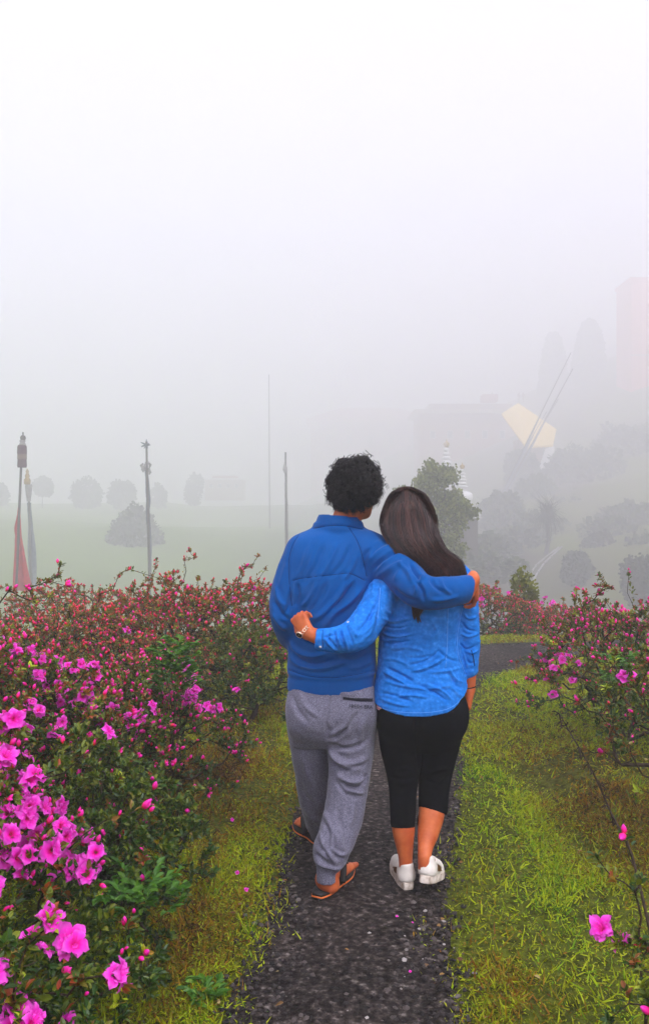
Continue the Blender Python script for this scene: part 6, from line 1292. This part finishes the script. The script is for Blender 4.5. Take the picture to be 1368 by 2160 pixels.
# a few loose tufts showing below the man's arm
for c in range(12):
    x0 = rng.uniform(864, 892); pts = np.array([P(x0 + 22, 1205, 3.27), P(x0 + 14, 1240, 3.285), P(x0 + 6, 1275, 3.285), P(.5 * x0 + 439, 1290 + rng.uniform(-4, 8), 3.283), P(.25 * x0 + 659 + rng.uniform(-7, 7), 1300 + rng.uniform(-14, 14), 3.285)])
    q = catmull(pts, 6)[:K]; q = np.stack([np.interp(np.linspace(0, 1, K), np.linspace(0, 1, len(q)), q[:, k]) for k in range(3)], -1); out_.append(q[None] + rng.normal(0, .006, (26, 1, 3)) * np.linspace(1.6, .15, K)[None, :, None])
allp = np.concatenate(out_); hair_curves('strands', allp, .0007, long_m, hw, .6, tone=np.concatenate([np.clip(np.repeat(rng.beta(1.2, 1.8, ncl), ns // ncl) + rng.normal(0, .10, ncl * (ns // ncl)), 0, 1), np.full(len(allp) - ncl * (ns // ncl), .3)]))

# watch on her left wrist
goldb = mat('rose_gold', [(0, (.75, .50, .35)), (1, (.85, .62, .45))], rough=.3, metallic=.8); dial = mat('black_dial', [(0, (.008, .008, .01)), (1, (.02, .02, .022))], rough=.25, spec=.6)
wc = P(641, 1332, 3.25); ax = nrm([-.62, .12, .50]); R = frames(ax[None])[0]; wt = empty('watch', tuple(wc), label='rose gold chain watch with a black dial worn on the woman\'s left wrist', cat='watch')
for k in range(16):
    a = k / 16 * 6.283; rr = .0285; c = wc + (R[:, 0] * math.cos(a) + R[:, 2] * math.sin(a)) * rr; t = -R[:, 0] * math.sin(a) + R[:, 2] * math.cos(a)
    g = Geo(); th = np.linspace(0, 6.283, 9)[:-1]; loop = c + (t[None] * np.cos(th)[:, None] * .0058 + ax[None] * np.sin(th)[:, None] * .0062); g.tube(np.vstack([loop, loop[:1]]), .0015, 5, caps=False); g.build('link', [goldb], wt)
h = nrm(CAM0 - wc); fdir = nrm(h - (h @ ax) * ax + .9 * np.cross(ax, h) * -1); fdir = nrm(fdir + nrm([-.1, -.4, -1.0]) * .35); fc = P(631, 1339, 3.222); Rf = frames(fdir[None])[0]
def disc(prof, m, name):
    pr = np.array(prof); n = 24; th = np.arange(n) / n * 6.283; Vv = (pr[:, None, 0] * np.cos(th))[..., None] * Rf[:, 0] + (pr[:, None, 0] * np.sin(th))[..., None] * Rf[:, 2] + np.repeat(pr[:, None, 1], n, 1)[..., None] * Rf[:, 1] + fc
    i = np.arange(len(pr) - 1)[:, None] * n; j = np.arange(n)[None]; g = Geo(); g.add(Vv.reshape(-1, 3), np.stack([i + j, i + (j + 1) % n, i + n + (j + 1) % n, i + n + j], -1).reshape(-1, 4)); return g.build(name, [m], wt)
disc([(.0001, -.004), (.013, -.004), (.0145, -.002), (.0145, .003), (.0125, .0042), (.0115, .003)], goldb, 'case'); disc([(.0120, .0025), (.0115, .0032), (.0001, .0034)], dial, 'dial')
for a, L in ((1.0, .008), (-.6, .006)):
    g = Geo(); d = Rf[:, 0] * math.cos(a) + Rf[:, 2] * math.sin(a); g.tube([fc + Rf[:, 1] * .0042, fc + Rf[:, 1] * .0042 + d * L], .0005, 4); g.build('hand', [goldb], wt)
# bracelet
bc = P(989, 1449, 3.433); g = Geo(); th = np.linspace(0, 6.283, 25)[:-1]; lp_ = bc + np.stack([.0255 * np.cos(th), .0255 * np.sin(th), .004 * np.cos(th)], -1); g.tube(np.vstack([lp_, lp_[:1]]), .0022, 6, caps=False)
br = g.build('bracelet', [darkt], None, label='thin dark bracelet on the woman\'s hanging right wrist', cat='bracelet')

# sneakers
wleather = mat('white_leather', [(.3, (.74, .68, .60)), (.7, (.84, .78, .70))], scale=9, rough=.6, spec=.35, bumps=[(120, .0008)], mul=(20, .9, 1.05)); wsole = mat('scuffed_white_rubber', [(.35, (.42, .33, .25)), (.55, (.72, .63, .54)), (.8, (.82, .75, .66))], scale=40, rough=.75, spec=.3, bumps=[(120, .001)])
bronze = mat('bronze_panel', [(0, (.20, .09, .03)), (1, (.28, .13, .05))], rough=.35, metallic=.5); tread = mat('dark_tread', [(0, (.012, .008, .006)), (1, (.03, .02, .015))], rough=.9)
def sneaker(heel, d, lift, label):
    d = nrm([d[0], d[1], 0]); sd = np.array([d[1], -d[0], 0]); f = d * math.cos(lift) - np.array([0, 0, 1]) * math.sin(lift); u = d * math.sin(lift) + np.array([0, 0, 1]) * math.cos(lift); o = np.asarray(heel, float); L = .245
    A = lambda x, y, h: o + f * x + sd * y + u * h
    root = empty('sneaker'); root.parent = wom; root.location = (-wom.location[0], -wom.location[1], -wom.location[2]); root['label'] = label
    n = 30; us = np.linspace(0, 1, n); w = .0355 * np.clip(np.sin(np.pi * np.clip(us * .94 + .03, 0, 1)), 0, 1) ** .40 * (1 + .14 * np.exp(-((us - .72) / .16) ** 2) - .06 * np.exp(-((us - .4) / .15) ** 2))
    # outline loop of the sole, with small vertical ribs
    m = 150; s = np.linspace(0, 1, m, endpoint=False); px_ = np.where(s < .5, s * 2, 2 - 2 * s); sg = np.where(s < .5, 1, -1); xx = px_ ** 1.0; uu = .5 - .5 * np.cos(np.pi * xx); ww = np.interp(uu, us, w); ww = np.where((uu < .004) | (uu > .996), 0, ww)
    cx_ = uu * L; cyv = ww * sg; c0 = np.array([L * .5, 0]); rib = 1 + .035 * ((np.arange(m) // 2) % 2)
    loops = []
    for hgt, k in ((0, .95), (.004, 1.0), (.016, 1.01), (.030, 1.0), (.033, .96)):
        rr = rib if .003 < hgt < .032 else 1.0; loops.append(np.array([A(L * .5 + (x - L * .5) * k * r_, y * k * r_ * 1.06, hgt + .012 * max(0, (x / L - .8)) ** 1) for x, y, r_ in zip(cx_, cyv, np.broadcast_to(rr, (m,)))]))
    V = np.concatenate(loops + [A(L * .5, 0, .033)[None]]); i = np.arange(4)[:, None] * m; j = np.arange(m)[None]; F = np.stack([i + j, i + (j + 1) % m, i + m + (j + 1) % m, i + m + j], -1).reshape(-1, 4)[:, ::-1]
    jj = np.arange(m); top = np.stack([4 * m + (jj + 1) % m, 4 * m + jj, np.full(m, 5 * m)], -1)[:, ::-1]; mk('sole', V, [F, top], wsole, root, False)
    Vb = np.concatenate([loops[0] - u * .0012, A(L * .5, 0, -.0012)[None]]); mk('tread', Vb, np.stack([jj, (jj + 1) % m, np.full(m, m)], -1), tread, root, False)
    c = o + f * .12 + u * .05; S = SDF(c - .19, c + .19, .0034)
    S.cap(A(.036, 0, .045), A(.09, 0, .045), .0325, .0335, .0); S.cap(A(.032, 0, .050), A(.030, 0, .088), .0325, .0280, .02); S.cap(A(.09, 0, .042), A(.165, 0, .036), .0335, .034, .02); S.cap(A(.165, 0, .036), A(.205, -.002, .034), .035, .028, .02); S.cap(A(.07, 0, .07), A(.15, 0, .05), .032, .026, .02)
    # collar opening and a flat sole side
    S.cap(A(.040, 0, .078), A(.075, 0, .14), .0235, .032, .004, 's'); S.cap(A(.052, 0, .088), A(.075, 0, .15), .026, .038, .004, 's')
    S.cut(lambda X, Y, Z: -( (X - o[0]) * u[0] + (Y - o[1]) * u[1] + (Z - o[2]) * u[2] - .030), 0)
    S.cut(lambda X, Y, Z: ( (X - o[0]) * u[0] + (Y - o[1]) * u[1] + (Z - o[2]) * u[2] - .106 + .06 * ((X - o[0]) * f[0] + (Y - o[1]) * f[1] + (Z - o[2]) * f[2])), .006)
    V, Q = S.mesh(); V = relax(V, Q, 2); up = mk('upper', V, Q, wleather, root)
    # overlays: heel tab, side panels (cut-out bronze), seam lines
    sfc = BVHTree.FromPolygons([tuple(v) for v in V], [tuple(int(i) for i in q) for q in Q])
    def patch(corners, m, name, thick=.0016, nn=7):
        a, b, c_, e = [np.array(q, float) for q in corners]; t = np.linspace(0, 1, nn); gr = []
        for p in t:
            for q in t:
                w3 = (a * (1 - q) + b * q) * (1 - p) + (e * (1 - q) + c_ * q) * p; P3 = A(*w3); hit = sfc.find_nearest(Vector(P3)); gr.append(np.array(hit[0]) + np.array(hit[1]) * thick)
        mk(name, np.array(gr), grid_faces(nn, nn), m, up)
    for sg_ in (-1, 1):
        patch([(.055, .045 * sg_, .045), (.135, .045 * sg_, .036), (.120, .045 * sg_, .050), (.055, .045 * sg_, .075)], bronze, 'side_panel', .0012)
        patch([(.045, .045 * sg_, .080), (.125, .04 * sg_, .050), (.150, .035 * sg_, .058), (.060, .045 * sg_, .098)], wleather, 'side_strap', .0028)
    patch([(-.02, -.028, .036), (-.02, .028, .036), (-.01, .026, .064), (-.01, -.026, .064)], wleather, 'heel_patch', .0028)
    for k in range(4): g = Geo(); x = .125 + k * .014; g.tube(catmull([A(x, -.026, .062 - k * .003), A(x, 0, .076 - k * .004), A(x, .026, .062 - k * .003)], 4), .0028, 6); g.build('lace', [wleather], up)
    return root
sneaker((P(859, 0, 3.352)[0], 3.325, .012), (-.12, 1, 0), 0.0, 'left sneaker, flat on the path'); sneaker((P(893, 0, 3.27)[0], 3.245, .074), (.36, .95, 0), math.radians(15), 'right sneaker with its heel lifted')
# ------------------------------------------------------------------ the fog itself
hz = bpy.data.materials.new('fog'); hz.use_nodes = True; t = hz.node_tree; t.nodes.clear(); o = N(t, 'ShaderNodeOutputMaterial'); v = N(t, 'ShaderNodeVolumePrincipled')
v.inputs['Color'].default_value = (.990, .986, 1.0, 1); v.inputs['Density'].default_value = .0100; v.inputs['Anisotropy'].default_value = .35; v.inputs['Density Attribute'].default_value = ''
t.links.new(v.outputs[0], o.inputs['Volume'])
zlo = float(GZ.min()) - 1.0; ztop = max(60.0, float(GZ.max()) + 1.0); print('HAZE', zlo, ztop, flush=True); g = Geo(); g.box((0, 250, (zlo + ztop) / 2), (846, 624, ztop - zlo)); g.build('haze', [hz], None, False, kind='stuff', label='thick white mountain fog filling the valley', cat='fog')
